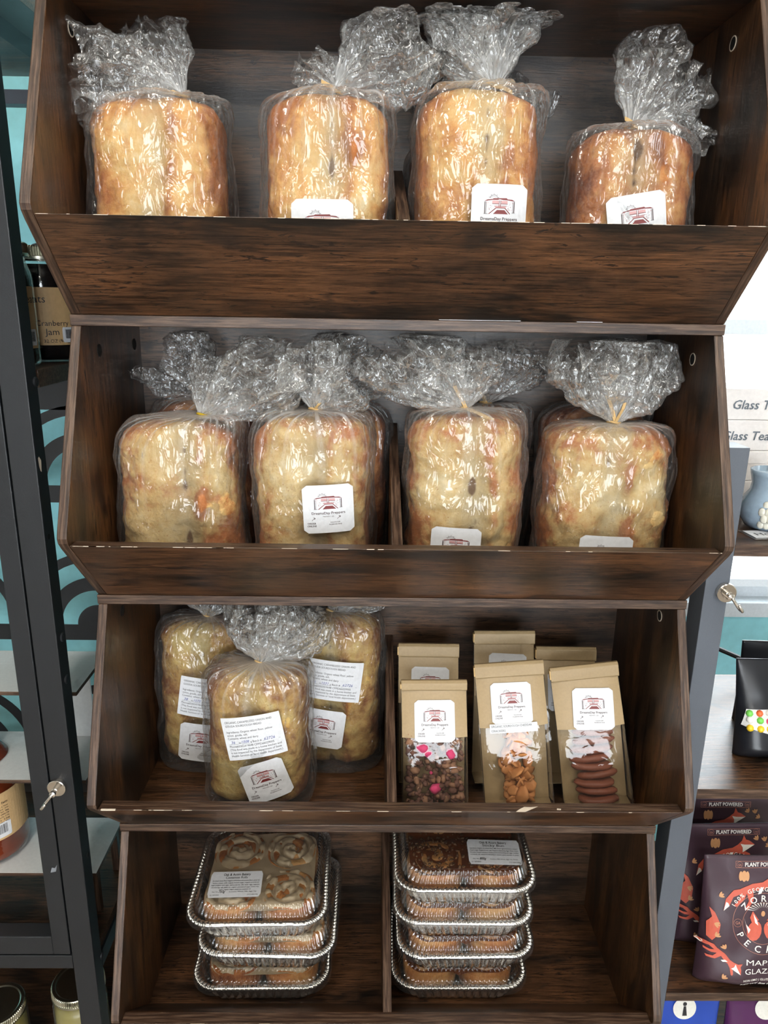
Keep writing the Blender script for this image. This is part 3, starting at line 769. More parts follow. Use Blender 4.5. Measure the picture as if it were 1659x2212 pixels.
def pouch(label, x, y, w, h, lean, kind, seed, sticker=None, bar=False, rz=0.0, ry=0.0, group=None, foldh=.021, klow=.098):
    t = thing('kraft_pouch', label, 'food pouch', (x, y, -2 * H + .0008 + abs(math.sin(ry)) * w / 2), (lean, ry, rz), group)
    rnd = random.Random(seed); dep = .040
    def ydep(z): return dep * max(.04, 1 - (z / (h - .01)) ** 1.4)
    def fy(z, u=0): return -ydep(z) + .004 * (2 * abs(u) / w) ** 4
    # film body (front with window, sides)
    V, F = [], []; nz, nx = 26, 12
    for j in range(nz + 1):
        z = (h - .01) * j / nz; d_ = ydep(z); row = []
        for i in range(nx + 1):
            u = -w / 2 + w * i / nx; V.append((u, fy(z, u) + .0012 * noise.noise(Vector((u * 60, z * 50, seed))), z))
        V.append((w / 2 + .001, -d_ * .5, z)); V.append((w / 2 - .001, 0, z)); V.append((-w / 2 + .001, 0, z)); V.append((-w / 2 - .001, -d_ * .5, z))
    m = nx + 5
    for j in range(nz):
        for i in range(m): a = j * m + i; b = j * m + (i + 1) % m; F.append((a, b, b + m, a + m))
    part('clear_film', (V, F), WIN, t, smooth=True)
    # kraft back and base
    part('kraft_back', join(box(-w / 2 + .002, w / 2 - .002, -.0012, -.0004, .001, h - .01), box(-w / 2 + .002, w / 2 - .002, -dep * .92, -.001, .0008, .0016)), KRAFT, t)
    # kraft upper front
    V, F = [], []; z0, z1 = h * .575, h - .004
    n = 10
    for s_ in (0, 1):
        for j in range(n + 1):
            z = z0 + (z1 - z0) * j / n
            for i in range(n + 1):
                u = -w / 2 + w * i / n; V.append((u, fy(min(z, h - .0101), u) - .0014 - .0004 * s_ + .0010 * noise.noise(Vector((u * 60, z * 50, seed))), z))
    q = (n + 1) ** 2
    for s_ in (0, 1):
        for j in range(n):
            for i in range(n): a = s_ * q + j * (n + 1) + i; F.append((a, a + 1, a + n + 2, a + n + 1))
    part('kraft_front', (V, F), KRAFT, t, smooth=True)
    # rolled top
    fo = []
    prof = [(-.0065, h - foldh), (-.0078, h - foldh + .002), (-.0072, h - .004), (-.004, h), (.001, h), (.003, h - .003), (.0025, h - foldh + .001)]
    v, f = prism_x(prof, -w / 2 - .0008, w / 2 + .0008)
    v = [(a, b + .0010 * noise.noise(Vector((a * 50, c * 90, seed))), c + .0015 * noise.noise(Vector((a * 30, 0, seed)))) for a, b, c in v]
    bevel(part('folded_top', (v, f), KRAFT, t), .0008)
    part('tin_tie', join(box(-w / 2 - .0022, -w / 2 - .0005, -.0080, .002, h - foldh + .004, h - .004)), TIE, t)
    def surf0(sx, sz, ang):
        def surf(u, v_, off):
            c, s_ = math.cos(ang), math.sin(ang); xx = sx + u * c - v_ * s_; z = sz + u * s_ + v_ * c
            return Vector((xx, fy(min(z, h - .0101), xx) - .0034 - off, z))
        return surf
    if sticker: house_sticker(t, surf0(*sticker), .058)
    if bar:
        sf = surf0(-.001, h * .575, 0)
        def sfo(u, v_, off): return sf(u, v_, off + .0012)
        b = sheet('name_label', .068, .0125, .0003, sfo, PAPER, t, n=6); b['label'] = 'narrow white name strip'
        stamp('label_text', join2(text2d('ORGANIC SOURDOUGH CHEDDAR', -.032, .0018, .0042, .058), text2d('CRACKERS', -.032, -.0042, .0042, .020)), sfo, INKB, b, .0010)
    # contents
    if kind == 'granola':
        dk, lt, pk = [], [], []
        for q in range(230):
            z = rnd.uniform(.006, h * .60); u = rnd.uniform(-w / 2 + .008, w / 2 - .008); yy = -rnd.uniform(.35, .82) * ydep(z)
            (dk if q % 3 else lt).append(blob(rnd, (u, yy, z), rnd.uniform(.0045, .0085), (1, .7, .6), 1))
        for u, z, r in ((-.018, .092, .009), (-.010, .084, .007), (.022, .084, .009), (.000, .036, .009), (-.006, .058, .003)):
            pk.append(blob(rnd, (u, -.86 * ydep(z), z), r, (1, .7, .8)))
        a = part('granola', join(*dk), GRAN, t, smooth=True); a['kind'] = 'stuff'
        a = part('oat_clusters', join(*lt), GRANL, t, smooth=True); a['kind'] = 'stuff'
        for p_ in pk: part('berry_piece', p_, PINK, t, smooth=True)
    elif kind == 'crackers':
        for q in range(44):
            z = .006 + (h * .50) * (q / 44); u = rnd.uniform(-.020, .020); yy = -rnd.uniform(.35, .66) * ydep(z)
            M = Matrix.Translation((u, yy, z + .006)) @ Matrix.Rotation(rnd.uniform(-.5, .5), 4, 'Y') @ Matrix.Rotation(rnd.uniform(-.35, .35), 4, 'X') @ Matrix.Rotation(rnd.uniform(-.4, .4), 4, 'Z')
            part('cracker', blob(rnd, tuple(M.translation), rnd.uniform(.010, .015), (1, .22, .8), 2), CRACK, t, smooth=True)
    elif kind == 'slices':
        for q in range(10):
            z = .012 + q * .0122
            M = Matrix.Translation((rnd.uniform(-.004, .004), -.5 * ydep(z), z)) @ Matrix.Rotation(rnd.uniform(-.10, .10), 4, 'Y') @ Matrix.Rotation(rnd.uniform(-.25, .1), 4, 'X')
            v, f = blob(rnd, (0, 0, 0), 1, (1, 1, 1), 3)
            v = [(a / 1.1 * .031, b / 1.1 * ydep(z) * .40, c * .0048) for a, b, c in [(p[0], p[1], p[2]) for p in lathe([(.3, -1), (.9, -.9), (1.05, -.2), (1.05, .3), (.9, .9), (.3, 1)], 28)[0]]]
            f = lathe([(.3, -1), (.9, -.9), (1.05, -.2), (1.05, .3), (.9, .9), (.3, 1)], 28)[1]
            v = [(a * (1 + .12 * noise.noise(Vector((a * 90, b * 90, q)))), b, c * (1 + .4 * noise.noise(Vector((a * 120, b * 90, q))))) for a, b, c in v]
            part('crisp_slice', xform((v, f), M), JERKY, t, smooth=True)
    return t
LEAN = -.16
pouch('kraft pouch of granola with pink berries, front row, nearest the divider', .0665, .050, .094, .187, LEAN, 'granola', 1, (0, .131, 0), foldh=.015, ry=-.02)
pouch('kraft pouch standing behind the pink berry granola pouch', .0600, .122, .092, .209, LEAN, None, 2, (.002, .146, -.02))
pouch('kraft pouch of cheddar crackers with white name strip, middle of the front row', .190, .050, .098, .212, LEAN, 'crackers', 3, (-.001, .155, -.02), bar=True, rz=-.03, ry=-.10)
pouch('tall kraft pouch standing behind the cheddar cracker pouch', .176, .122, .092, .230, LEAN, None, 4, (.004, .168, -.04))
pouch('kraft pouch of stacked brown crisps with crooked sticker', .306, .050, .096, .208, LEAN, 'slices', 5, (.006, .146, -.08), rz=-.05, ry=-.14)
pouch('kraft pouch standing behind the brown crisps pouch', .272, .122, .092, .206, LEAN, None, 6, (.000, .140, 0))

# ------------------------------------------------------------------ foil trays
def foil(name):
    t = NT(name); c = t.coords(); n = t.noise(c, 180, 3)
    b = t.bsdf(srgb(214, 212, 208), .20, 1); t.l(t.bump(n, .25, .0006), b.inputs['Normal']); return t.done(b.outputs[0])
FOIL = foil('aluminium_foil')
ICING = plain('cream_icing', srgb(206, 184, 150), .35, 0, .3, 90)
BUN = crust('baked_bun', srgb(120, 58, 24), srgb(186, 112, 54), srgb(204, 138, 74), srgb(218, 166, 104))
STICKY = plain('sticky_caramel', srgb(120, 62, 28), .18, 0, .4, 120)
PECAN = plain('caramel_pecan_bits', srgb(112, 76, 44), .22, 0, .5, 300)
TW = .212
def ring_sq(w, r, z, flute=0.0, nf=0, zf=0.0, n=672):
    """rounded square ring sampled by arc length"""
    s_ = w - 2 * r; per = 4 * s_ + 2 * math.pi * r; out = []
    for k in range(n):
        d = per * k / n; q = d
        segs = []
        ang = None; x = y = 0; cx = cy = 0
        for e in range(4):
            if q < s_:
                bx, by = [(w / 2, -s_ / 2 + q), (s_ / 2 - q, w / 2), (-w / 2, s_ / 2 - q), (-s_ / 2 + q, -w / 2)][e]; nx, ny = [(1, 0), (0, 1), (-1, 0), (0, -1)][e]; break
            q -= s_; qa = R90 * r
            if q < qa:
                a = e * R90 + q / r; cx, cy = [(s_ / 2, s_ / 2), (-s_ / 2, s_ / 2), (-s_ / 2, -s_ / 2), (s_ / 2, -s_ / 2)][e]
                nx, ny = math.cos(a), math.sin(a); bx, by = cx + r * nx, cy + r * ny; break
            q -= qa
        fl = flute * math.cos(2 * math.pi * nf * k / n) if nf else 0
        out.append((bx + nx * fl, by + ny * fl, z + (zf * math.cos(2 * math.pi * nf * k / n) if nf else 0)))
    return out
def loft(rings, close0=True, close1=False):
    n = len(rings[0]); V = [p for r in rings for p in r]; F = []
    for i in range(len(rings) - 1):
        for k in range(n): F.append((i * n + k, i * n + (k + 1) % n, (i + 1) * n + (k + 1) % n, (i + 1) * n + k))
    if close0: F.append(tuple(range(n))[::-1])
    if close1: F.append(tuple((len(rings) - 1) * n + k for k in range(n)))
    return V, F
RIM = .044
def pan_vf():
    NF = 54; a, b = TW * .80, TW * .915
    R_ = [ring_sq(a * .97, .026, .0006), ring_sq(a, .028, .0022)]
    for k in range(1, 8):
        s_ = k / 8; R_.append(ring_sq(a + (b - a) * s_, .030, .002 + (RIM - .004) * s_, .0017, NF))
    R_ += [ring_sq(b, .032, RIM - .002), ring_sq(b + .001, .032, RIM + .001), ring_sq(TW * .94, .033, RIM + .0018, 0, 112, .0012), ring_sq(TW * .97, .035, RIM + .0020, .0004, 112, .0022), ring_sq(TW * .99, .037, RIM + .0012, .0008, 112, .0018), ring_sq(TW, .038, RIM - .0004, .0012, 112, .0010),
           ring_sq(TW + .0005, .038, RIM - .0026, .0008, 112), ring_sq(TW * .985, .037, RIM - .0036, .0004, 112)]
    return loft(R_)
def lid_vf():
    NF = 96; b = TW * .900; R_ = [ring_sq(TW + .004, .040, RIM - .0085), ring_sq(TW + .0035, .040, RIM - .004), ring_sq(TW + .003, .040, RIM + .002), ring_sq(TW - .002, .038, RIM + .0045), ring_sq(b + .004, .034, RIM + .0035), ring_sq(b, .034, RIM + .004, .0006, NF)]
    for k in range(1, 6): R_.append(ring_sq(b - .011 * k / 5, .033, RIM + .004 + .0165 * k / 5, .0015, NF))
    R_ += [ring_sq(b - .016, .030, RIM + .0225), ring_sq(b - .022, .028, RIM + .0205), ring_sq(b - .028, .026, RIM + .0205)]
    return loft(R_, False, True)
def roll_vf(seed, r=.0425, h=.052, icing=False):
    """spiral roll; icing=True gives the cream blanket on its top"""
    V, F = [], []; NR, NC_ = 40, 64
    rows = []
    if not icing:
        prof = [(r * .8, .004), (r * .97, .008), (r * 1.0, h * .35), (r * 1.02, h * .6), (r * .98, h * .82)] + [(r * (1 - k / 26) * .95, None) for k in range(26)]
    else: prof = [(r * .96 * (1 - k / 26), None) for k in range(26)]
    prof[-1] = (.0004, None)
    for ri, z in prof:
        for c in range(NC_):
            th = 2 * math.pi * c / NC_; q = ri / r
            sq = 1 + .07 * abs(math.sin(2 * th)) ** 2 * q
            if z is None:
                sp = .5 + .5 * math.cos(2 * math.pi * (q * 2.6) - th + seed)
                zz = h * .86 + h * .12 * math.sqrt(max(0, 1 - q * q)) - .0060 * (sp ** 4)
                nn = noise.noise(Vector((ri * math.cos(th) * 55, ri * math.sin(th) * 55, seed * 3.1)))
                if icing: zz += .0014 + .0042 * nn + .002 * noise.noise(Vector((ri * math.cos(th) * 130, ri * math.sin(th) * 130, seed))) + (-.007 if nn < -.22 or (q > .86 and nn < 0.0) else 0)
                else: zz += .001 * nn
            else: zz = z
            V.append((ri * sq * math.cos(th), ri * sq * math.sin(th), zz))
    n = len(prof)
    for i in range(n - 1):
        for c in range(NC_): F.append((i * NC_ + c, i * NC_ + (c + 1) % NC_, (i + 1) * NC_ + (c + 1) % NC_, (i + 1) * NC_ + c))
    if not icing: F.append(tuple(range(NC_))[::-1])
    F.append(tuple((n - 1) * NC_ + c for c in range(NC_)))
    return V, F
PANM = pan_vf(); LIDM = lid_vf(); SHARE = {}
def shared(name, vf, mat, parent, key, **kw):
    if key in SHARE:
        o = bpy.data.objects.new(name, SHARE[key]); COL.objects.link(o); o.parent = parent; return o
    o = part(name, vf() if callable(vf) else vf, mat, parent, **kw); SHARE[key] = o.data; return o
def tray(label, xc, yf, dz, kind, rz, group=None, top=False):
    t = thing('roll_tray' if kind == 'cinnamon' else 'sticky_bun_tray', label, 'foil tray', (xc, yf + TW / 2, -3 * H + dz), (0, 0, rz), group)
    shared('foil_pan', PANM, FOIL, t, 'pan', smooth=True)
    shared('clear_lid', LIDM, LID, t, 'lid', smooth=True)
    rn_ = random.Random(int(dz * 1000) + (5 if kind == 'cinnamon' else 9))
    for i, (x, y) in enumerate(((-.0435, -.0435), (.0435, -.0435), (-.0435, .0435), (.0435, .0435))):
        o = shared('cinnamon_roll' if kind == 'cinnamon' else 'sticky_bun', lambda: roll_vf(i), BUN, t, ('roll', i), smooth=True)
        o.location = (x, y, .003)
        if kind == 'cinnamon' and not (top and i == 1 and False):
            q = shared('icing', lambda: roll_vf(i, icing=True), ICING, o, ('ice', i), smooth=True)
    if kind != 'cinnamon':
        if top:
            bits = []
            for q in range(620):
                x, y = rn_.uniform(-.082, .082), rn_.uniform(-.082, .082)
                bits.append(blob(rn_, (x, y, .003 + .052 * .98 + rn_.uniform(-.004, .002) - .006 * (abs(x) < .008 or abs(y) < .008)), rn_.uniform(.0022, .0048), (1, .55, .5), 1))
            o = part('pecan_topping', join(*bits), PECAN, t, smooth=True); o['kind'] = 'stuff'
        V, F = [], []; n = 30
        for j in range(n + 1):
            for i in range(n + 1):
                x, y = -.083 + .166 * i / n, -.083 + .166 * j / n
                if abs(x) > .055 and abs(y) > .055:
                    ex, ey = abs(x) - .055, abs(y) - .055; m_ = max(ex, ey); L_ = math.hypot(ex, ey) or 1; x = math.copysign(.055 + ex * m_ / L_, x); y = math.copysign(.055 + ey * m_ / L_, y)
                V.append((x, y, .003 + .049 + .003 * noise.noise(Vector((x * 40, y * 40, 2))) - .005 * math.exp(-(min(abs(x), abs(y)) / .006) ** 2)))
        for j in range(n):
            for i in range(n): a = j * (n + 1) + i; F.append((a, a + 1, a + n + 2, a + n + 1))
        shared('caramel_glaze', (V, F), STICKY, t, 'glz', smooth=True)
    else:
        V, F = [], []; n = 36
        for j in range(n + 1):
            for i in range(n + 1):
                x, y = -.083 + .166 * i / n, -.083 + .166 * j / n
                if abs(x) > .055 and abs(y) > .055:
                    ex, ey = abs(x) - .055, abs(y) - .055; m_ = max(ex, ey); L_ = math.hypot(ex, ey) or 1; x = math.copysign(.055 + ex * m_ / L_, x); y = math.copysign(.055 + ey * m_ / L_, y)
                V.append((x, y, .003 + .0455 + .004 * noise.noise(Vector((x * 30, y * 30, 5)))))
        for j in range(n):
            for i in range(n): a = j * (n + 1) + i; F.append((a, a + 1, a + n + 2, a + n + 1))
        shared('icing_pool', (V, F), ICING, t, 'pool', smooth=True)
    return t
def bakery_label(t, sx, sy, ang, w, h, title, lines, foot, wt):
    zt_ = RIM + .0212
    def surf(u, v, off):
        c, s_ = math.cos(ang), math.sin(ang); return Vector((sx + u * c - v * s_, sy + u * s_ + v * c, zt_ + off))
    st = sheet('bakery_label', w, h, .0025, surf, PAPER, t, n=8); st['label'] = 'white printed bakery label'
    tx = [text2d('Oak & Acorn Bakery', 0, h * .33, h * .13, w * .52, 'C', 0, .012), text2d(title, 0, h * .21, h * .13, w * .42, 'C', 0, .004)]
    for i, (ln, ww) in enumerate(lines): tx.append(text2d(ln, 0, h * (.11 - .085 * i), h * .062, w * ww, 'C', 0, .012))
    tx += [text2d('Net Wt', -w * .42, -h * .32, h * .065, w * .11), text2d(foot[0], w * .0, -h * .32, h * .065, w * .46, 'L' if False else 'L', 0, .006) if False else text2d(foot[0], -w * .10, -h * .32, h * .065, w * .52),
           text2d(foot[1], -w * .45, -h * .44, h * .065, w * .17), text2d(foot[2], w * .45, -h * .44, h * .065, w * .20, 'R')]
    stamp('label_text', join2(*tx), surf, INKB, st, .0010)
    stamp('handwriting', text2d(wt, -w * .30, -h * .33, h * .13, w * .12, 'L', .25, .01), surf, INKB, st, .0010)
def stack_z(i): return .0006 + i * .0618
X3 = [(-.1945, .003, .012), (-.1830, .004, -.02), (-.1985, .001, 0.02)]
labL = ['tray of iced cinnamon rolls at the bottom of the three-tray stack', 'tray of iced cinnamon rolls in the middle of the three-tray stack', 'tray of iced cinnamon rolls with a printed label, on top of the three-tray stack']
for i, (x, y, rz) in enumerate(X3): tl_ = tray(labL[i], x, y, stack_z(i), 'cinnamon', rz, top=(i == 2))
bakery_label(tl_, -.036, -.048, .02, .080, .052, 'Cinnamon Rolls',
             [('Enriched wheat flour organic unbleached all purpose flour, grass fed', .90), ('butter, cream with organic brown sugar, organic powdered', .88), ('sugar (organic cane sugar, tapioca starch), milk, water, eggs, vegetable', .92), ('shortening, salt, palm oil, organic granulated sugar, active dry', .90), ('yeast, organic Saigon cinnamon, avocado oil', .6)],
             ('Contains: Wheat, Milk, Eggs, Soy', 'ID: 5874555', '(717) 884-508'), '760g')
X4 = [(.1155, .004, .0), (.1215, .003, .012), (.1180, .004, -.008), (.1170, .002, .0)]
labR = ['tray of sticky buns at the bottom of the four-tray stack', 'tray of sticky buns second from the bottom of the four-tray stack', 'tray of sticky buns third from the bottom of the four-tray stack', 'tray of pecan sticky buns with a printed label, on top of the four-tray stack']
for i, (x, y, rz) in enumerate(X4): tr_ = tray(labR[i], x, y, stack_z(i), 'sticky', rz, top=(i == 3))
bakery_label(tr_, .046, -.050, -.03, .080, .052, 'Sticky Bun',
             [('Ingredients: Organic all purpose flour, Milk, Butter (grass-fed butter, butter),', .92), ('Organic sugar, Organic brown sugar, Pepperoni shortening, Eggs, Water, Active', .92), ('dry yeast, Organic cinnamon, Vanilla and B sweet pudding (ok sugar, modified', .92), ('cornstarch, salt, natural & artificial flavor, annatto color), avocado oil, pecans', .92)],
             ('Contains: Milk, Wheat, Eggs, Soy, Pecans', 'ID 5874555', '717-884-508'), '800g')

# ------------------------------------------------------------------ room
def st(name, vf, m, **k):
    o = part(name, vf, m, None, **k); o['kind'] = 'structure'; return o
YW = .62
wx0, wx1, wz0, wz1 = .62, 1.9, -.60, .95
st('wall_back', join(box(-2.6, wx0, YW, YW + .12, FLOOR, CEIL), box(wx1, 2.6, YW, YW + .12, FLOOR, CEIL), box(wx0, wx1, YW, YW + .12, FLOOR, wz0), box(wx0, wx1, YW, YW + .12, wz1, CEIL)), TEAL)
st('wall_left', box(-2.72, -2.6, -4.5, YW + .12, FLOOR, CEIL), OFFW)
st('wall_right', box(2.6, 2.72, -4.5, YW + .12, FLOOR, CEIL), OFFW)
st('wall_front', join(box(-2.6, -1.3, -4.62, -4.5, FLOOR, CEIL), box(1.7, 2.6, -4.62, -4.5, FLOOR, CEIL), box(-1.3, 1.7, -4.62, -4.5, FLOOR, -1.2), box(-1.3, 1.7, -4.62, -4.5, .85, CEIL)), OFFW)
st('floor', box(-2.72, 2.72, -4.62, YW + .12, FLOOR - .1, FLOOR), FLOORM)
st('ceiling', box(-2.72, 2.72, -4.62, YW + .12, CEIL, CEIL + .1), CEILM)
def frame_vf(x0, x1, z0, z1, y0, y1, w, xb=None, zb=None):
    p = [box(x0, x0 + w, y0, y1, z0, z1), box(x1 - w, x1, y0, y1, z0, z1), box(x0 + w, x1 - w, y0, y1, z0, z0 + w), box(x0 + w, x1 - w, y0, y1, z1 - w, z1)]
    if zb is not None: p.append(box(x0 + w, x1 - w, y0 + .002, y1 - .002, zb - w * .4, zb + w * .4))
    if xb is not None: p.append(box(xb - w * .4, xb + w * .4, y0 + .004, y1 - .004, z0 + w, z1 - w))
    return join(*p)
glassm = NT('window_glass'); _t = glassm.n('BsdfTransparent'); _g = glassm.n('BsdfGlossy'); _g.inputs['Roughness'].default_value = .02
_f = glassm.n('Fresnel'); _mx = glassm.n('MixShader'); glassm.l(_f.outputs[0], _mx.inputs[0]); glassm.l(_t.outputs[0], _mx.inputs[1]); glassm.l(_g.outputs[0], _mx.inputs[2]); PANE = glassm.done(_mx.outputs[0])
w1 = st('window_1', frame_vf(wx0, wx1, wz0, wz1, YW - .01, YW + .06, .035, zb=-.018), WHITET)
part('window_pane', box(wx0 + .03, wx1 - .03, YW + .03, YW + .033, wz0 + .03, wz1 - .03), PANE, w1)
part('window_sill', box(wx0 - .03, wx1 + .03, YW - .05, YW + .02, wz0 - .02, wz0 + .012), WHITET, w1)
w2 = st('window_2', frame_vf(-1.3, 1.7, -1.2, .85, -4.58, -4.51, .05, xb=.2), WHITET)
part('window_pane', box(-1.26, 1.66, -4.55, -4.545, -1.16, .81), PANE, w2)
DIFF = NT('lamp_diffuser'); _e = DIFF.n('Emission'); _e.inputs[0].default_value = (1, .94, .85, 1); _e.inputs[1].default_value = 3.0; DIFF = DIFF.done(_e.outputs[0])
for i, (x, y, sx, sy) in enumerate(((-.55, -1.35, .30, 1.2), (.75, -1.45, .30, 1.2), (0, -2.9, 1.2, .30))):
    l_ = thing('ceiling_lamp', ('long ceiling lamp left of the shelves', 'long ceiling lamp right of the shelves', 'long crosswise ceiling lamp in the middle of the shop')[i], 'ceiling lamp', (x, y, CEIL))
    part('lamp_frame', frame_vf(-sx / 2 - .02, sx / 2 + .02, -sy / 2 - .02, sy / 2 + .02, 0, .02, .02) if False else join(box(-sx / 2 - .02, sx / 2 + .02, -sy / 2 - .02, -sy / 2, -.03, 0), box(-sx / 2 - .02, sx / 2 + .02, sy / 2, sy / 2 + .02, -.03, 0), box(-sx / 2 - .02, -sx / 2, -sy / 2, sy / 2, -.03, 0), box(sx / 2, sx / 2 + .02, -sy / 2, sy / 2, -.03, 0)), WHITET, l_)
    part('diffuser', box(-sx / 2, sx / 2, -sy / 2, sy / 2, -.018, -.012), DIFF, l_)

# ------------------------------------------------------------------ black display cabinet on the left
cb = thing('display_cabinet', 'tall black metal display cabinet with fan pattern back, left of the wooden bins', 'cabinet', (-.70, .2, FLOOR))
XP0, XP1 = -.4695, -.4375
po = bevel(part('corner_post', box(XP0, XP1, 0, .028, FLOOR, .62), BLACK, cb, world=True), .0012)
for (u, v) in ((76, 825), (134, 1376), (143, 1467), (220, 2063)):
    p = atx(u, v, XP1); M = Matrix.Translation((p.x + .70, p.y - .2, p.z - FLOOR)) @ Matrix.Rotation(R90, 4, 'Y')
    b_ = part('bolt', xform(join(lathe([(.0062, 0), (.0062, .0012), (.0052, .0022), (.0030, .0024)], 24), lathe([(.0024, .0020), (.0024, .0026)], 6)), M), BLACK, cb, smooth=False)
for (u, v) in ((105, 1159), (190, 1846)):
    p = atx(u, v, XP1); M = Matrix.Translation((p.x + .70, p.y - .2, p.z - FLOOR)) @ Matrix.Rotation(R90, 4, 'Y')
    part('screw_hole', xform(lathe([(.0038, -.001), (.0038, .0003)], 20), M), DARK, cb)
sc_ = atx(86, 1003, XP1)
part('paint_scratch', ([(XP1 + .0004, sc_.y - .004, sc_.z + .008), (XP1 + .0004, sc_.y - .001, sc_.z + .010), (XP1 + .0004, sc_.y + .004, sc_.z + .004), (XP1 + .0004, sc_.y + .002, sc_.z - .010), (XP1 + .0004, sc_.y - .001, sc_.z - .008), (XP1 + .0004, sc_.y - .003, sc_.z - .002)], [(0, 1, 2, 3, 4, 5)]), CHIP_GLINT, cb, world=True)
s2 = at(117, 1878, -.0006)
part('paint_scratch', ([(s2.x - .006, -.0004, s2.z - .006), (s2.x + .002, -.0004, s2.z - .004), (s2.x + .005, -.0004, s2.z + .008), (s2.x + .001, -.0004, s2.z + .002), (s2.x - .003, -.0004, s2.z + .003)], [(0, 1, 2, 3, 4)]), plain('grey_scratch', srgb(120, 124, 130), .7), cb, world=True)
dr = bevel(part('door_frame', join(box(-.4965, -.4715, 0, .026, -.9235, .62), box(-1.0, -.4965, 0, .026, -.9235, -.891)), BLACK, cb, world=True), .0012)
bevel(part('front_rail', box(-1.0, XP0 - .0002, 0, .028, -.950, -.926), BLACK, cb, world=True), .001)
part('side_rail', box(XP0, XP1, .028, .40, .310, .343), BLACK, cb, world=True)
part('side_rail', box(XP0, XP1, .028, .40, -.975, -.948), BLACK, cb, world=True)
part('back_rail', box(-1.0, XP1, .40, .425, .306, .326), GREYM, cb, world=True)
part('back_post', box(XP0, XP1, .40, .425, FLOOR, .62), BLACK, cb, world=True)
part('corner_post', box(-1.02, -1.0, 0, .028, FLOOR, .62), BLACK, cb, world=True)
part('top_board', box(-1.0, XP1 - .001, .03, .40, .344, .362), WOODX, cb, world=True)
def shelf(z, y0=.03, y1=.39, th=.022, nm='shelf'):
    v, f = box(-1.0, -.441, y0, y1, z - th, z)
    bevel(part(nm, (v, f), [WOODX, EDGEX], cb, mi=[0, 1, 1, 0, 0, 0], world=True), .0008)
shelf(-.067, .040); shelf(-.933, .036); shelf(-1.24, .036)
# fan-pattern back panel, cut from black sheet
YF = .43
def px2(u, v): p = at(u, v, YF); return p.x, p.z
fans = []
c0 = px2(205, 1050); c1 = px2(215, 1350); pz = abs(c0[1] - c1[1])
def sector(cx, cz, r0, r1, a0, a1, n=28):
    V, F = [], []
    for k in range(n + 1):
        a = a0 + (a1 - a0) * k / n
        for r in (r0, r1):
            for y in (YF, YF + .002): V.append((cx + r * math.cos(a), y, cz + r * math.sin(a)))
    for k in range(n):
        i = k * 4; F += [(i, i + 2, i + 6, i + 4), (i + 1, i + 5, i + 7, i + 3), (i, i + 4, i + 5, i + 1), (i + 2, i + 3, i + 7, i + 6)]
    return V, F
sc1 = (px2(315, 1350)[0] - px2(215, 1350)[0]) / 100.0
fv = []
for row in range(-1, 3):
    for colm in range(-2, 1):
        cx_ = c1[0] + colm * sc1 * 330; cz_ = c1[1] + row * pz * 1.0
        for r0, r1 in ((0, 46), (80, 110), (146, 166)):
            fv.append(sector(cx_, cz_, r0 * sc1, r1 * sc1, 0, math.pi))
        fv.append(box(cx_ - 166 * sc1, cx_ + 166 * sc1, YF, YF + .002, cz_ - 36 * sc1, cz_))
fv.append(box(-1.0, -.43, YF, YF + .002, px2(100, 885)[1], -.085)); fv.append(box(-1.0, -.43, YF, YF + .002, -1.3, -.90))
part('fan_pattern_panel', join(*fv), BLACK, cb, world=True)
# small white three-tier rack inside the cabinet
rk = thing('tiered_rack', 'white topped three-tier rack inside the black cabinet', 'display rack', (-.70, .13, -.933))
for z in (-.527, -.674, -.842):
    v, f = box(-1.0 + .03, -.452, .072, .200, z - .006, z)
    part('tier', (v, f), [WHITEP, EDGEX], rk, mi=[1, 1, 1, 1, 1, 0], world=True)
part('leg', box(-.4705, -.4585, .09, .10, -.933, -.848), EDGEZ, rk, world=True)
part('leg', box(-.4705, -.4585, .18, .19, -.933, -.848), EDGEZ, rk, world=True)
part('leg', box(-.96, -.948, .09, .10, -.933, -.848), EDGEZ, rk, world=True)
part('back_bracket', box(-.97, -.452, .200, .206, -.933, -.50), BLACK, rk, world=True) if False else part('side_bracket', box(-.515, -.480, .188, .192, -.674, -.534), WHITEP, rk, world=True)

def barcode(w, h, seed=1):
    r = random.Random(seed); x = -w / 2; V, F = [], []
    while x < w / 2:
        b = r.choice((.3, .5, .9)) * w / 34; k = len(V); V += [(x, -h / 2), (x + b, -h / 2), (x + b, h / 2), (x, h / 2)]; F.append((k, k + 1, k + 2, k + 3)); x += b + r.choice((.4, .7)) * w / 34
    return V, F
def wrap(cyl_r, a0, z0, tilt=0):
    """surface mapping on a jar: angle a0 faces that way, u runs round the jar"""
    def surf(u, v, off):
        a = a0 + u / cyl_r; return Vector(((cyl_r + off) * math.cos(a), (cyl_r + off) * math.sin(a), z0 + v))
    return surf
LIDM_ = plain('jar_lid_metal', srgb(190, 188, 172), .28, 1)
DKJAM = plain('dark_jam', srgb(22, 22, 26), .12)
AMBER = plain('red_brown_sauce', srgb(126, 52, 26), .12, 0, .0)
TAN = plain('tan_label_paper', srgb(205, 170, 122), .55)
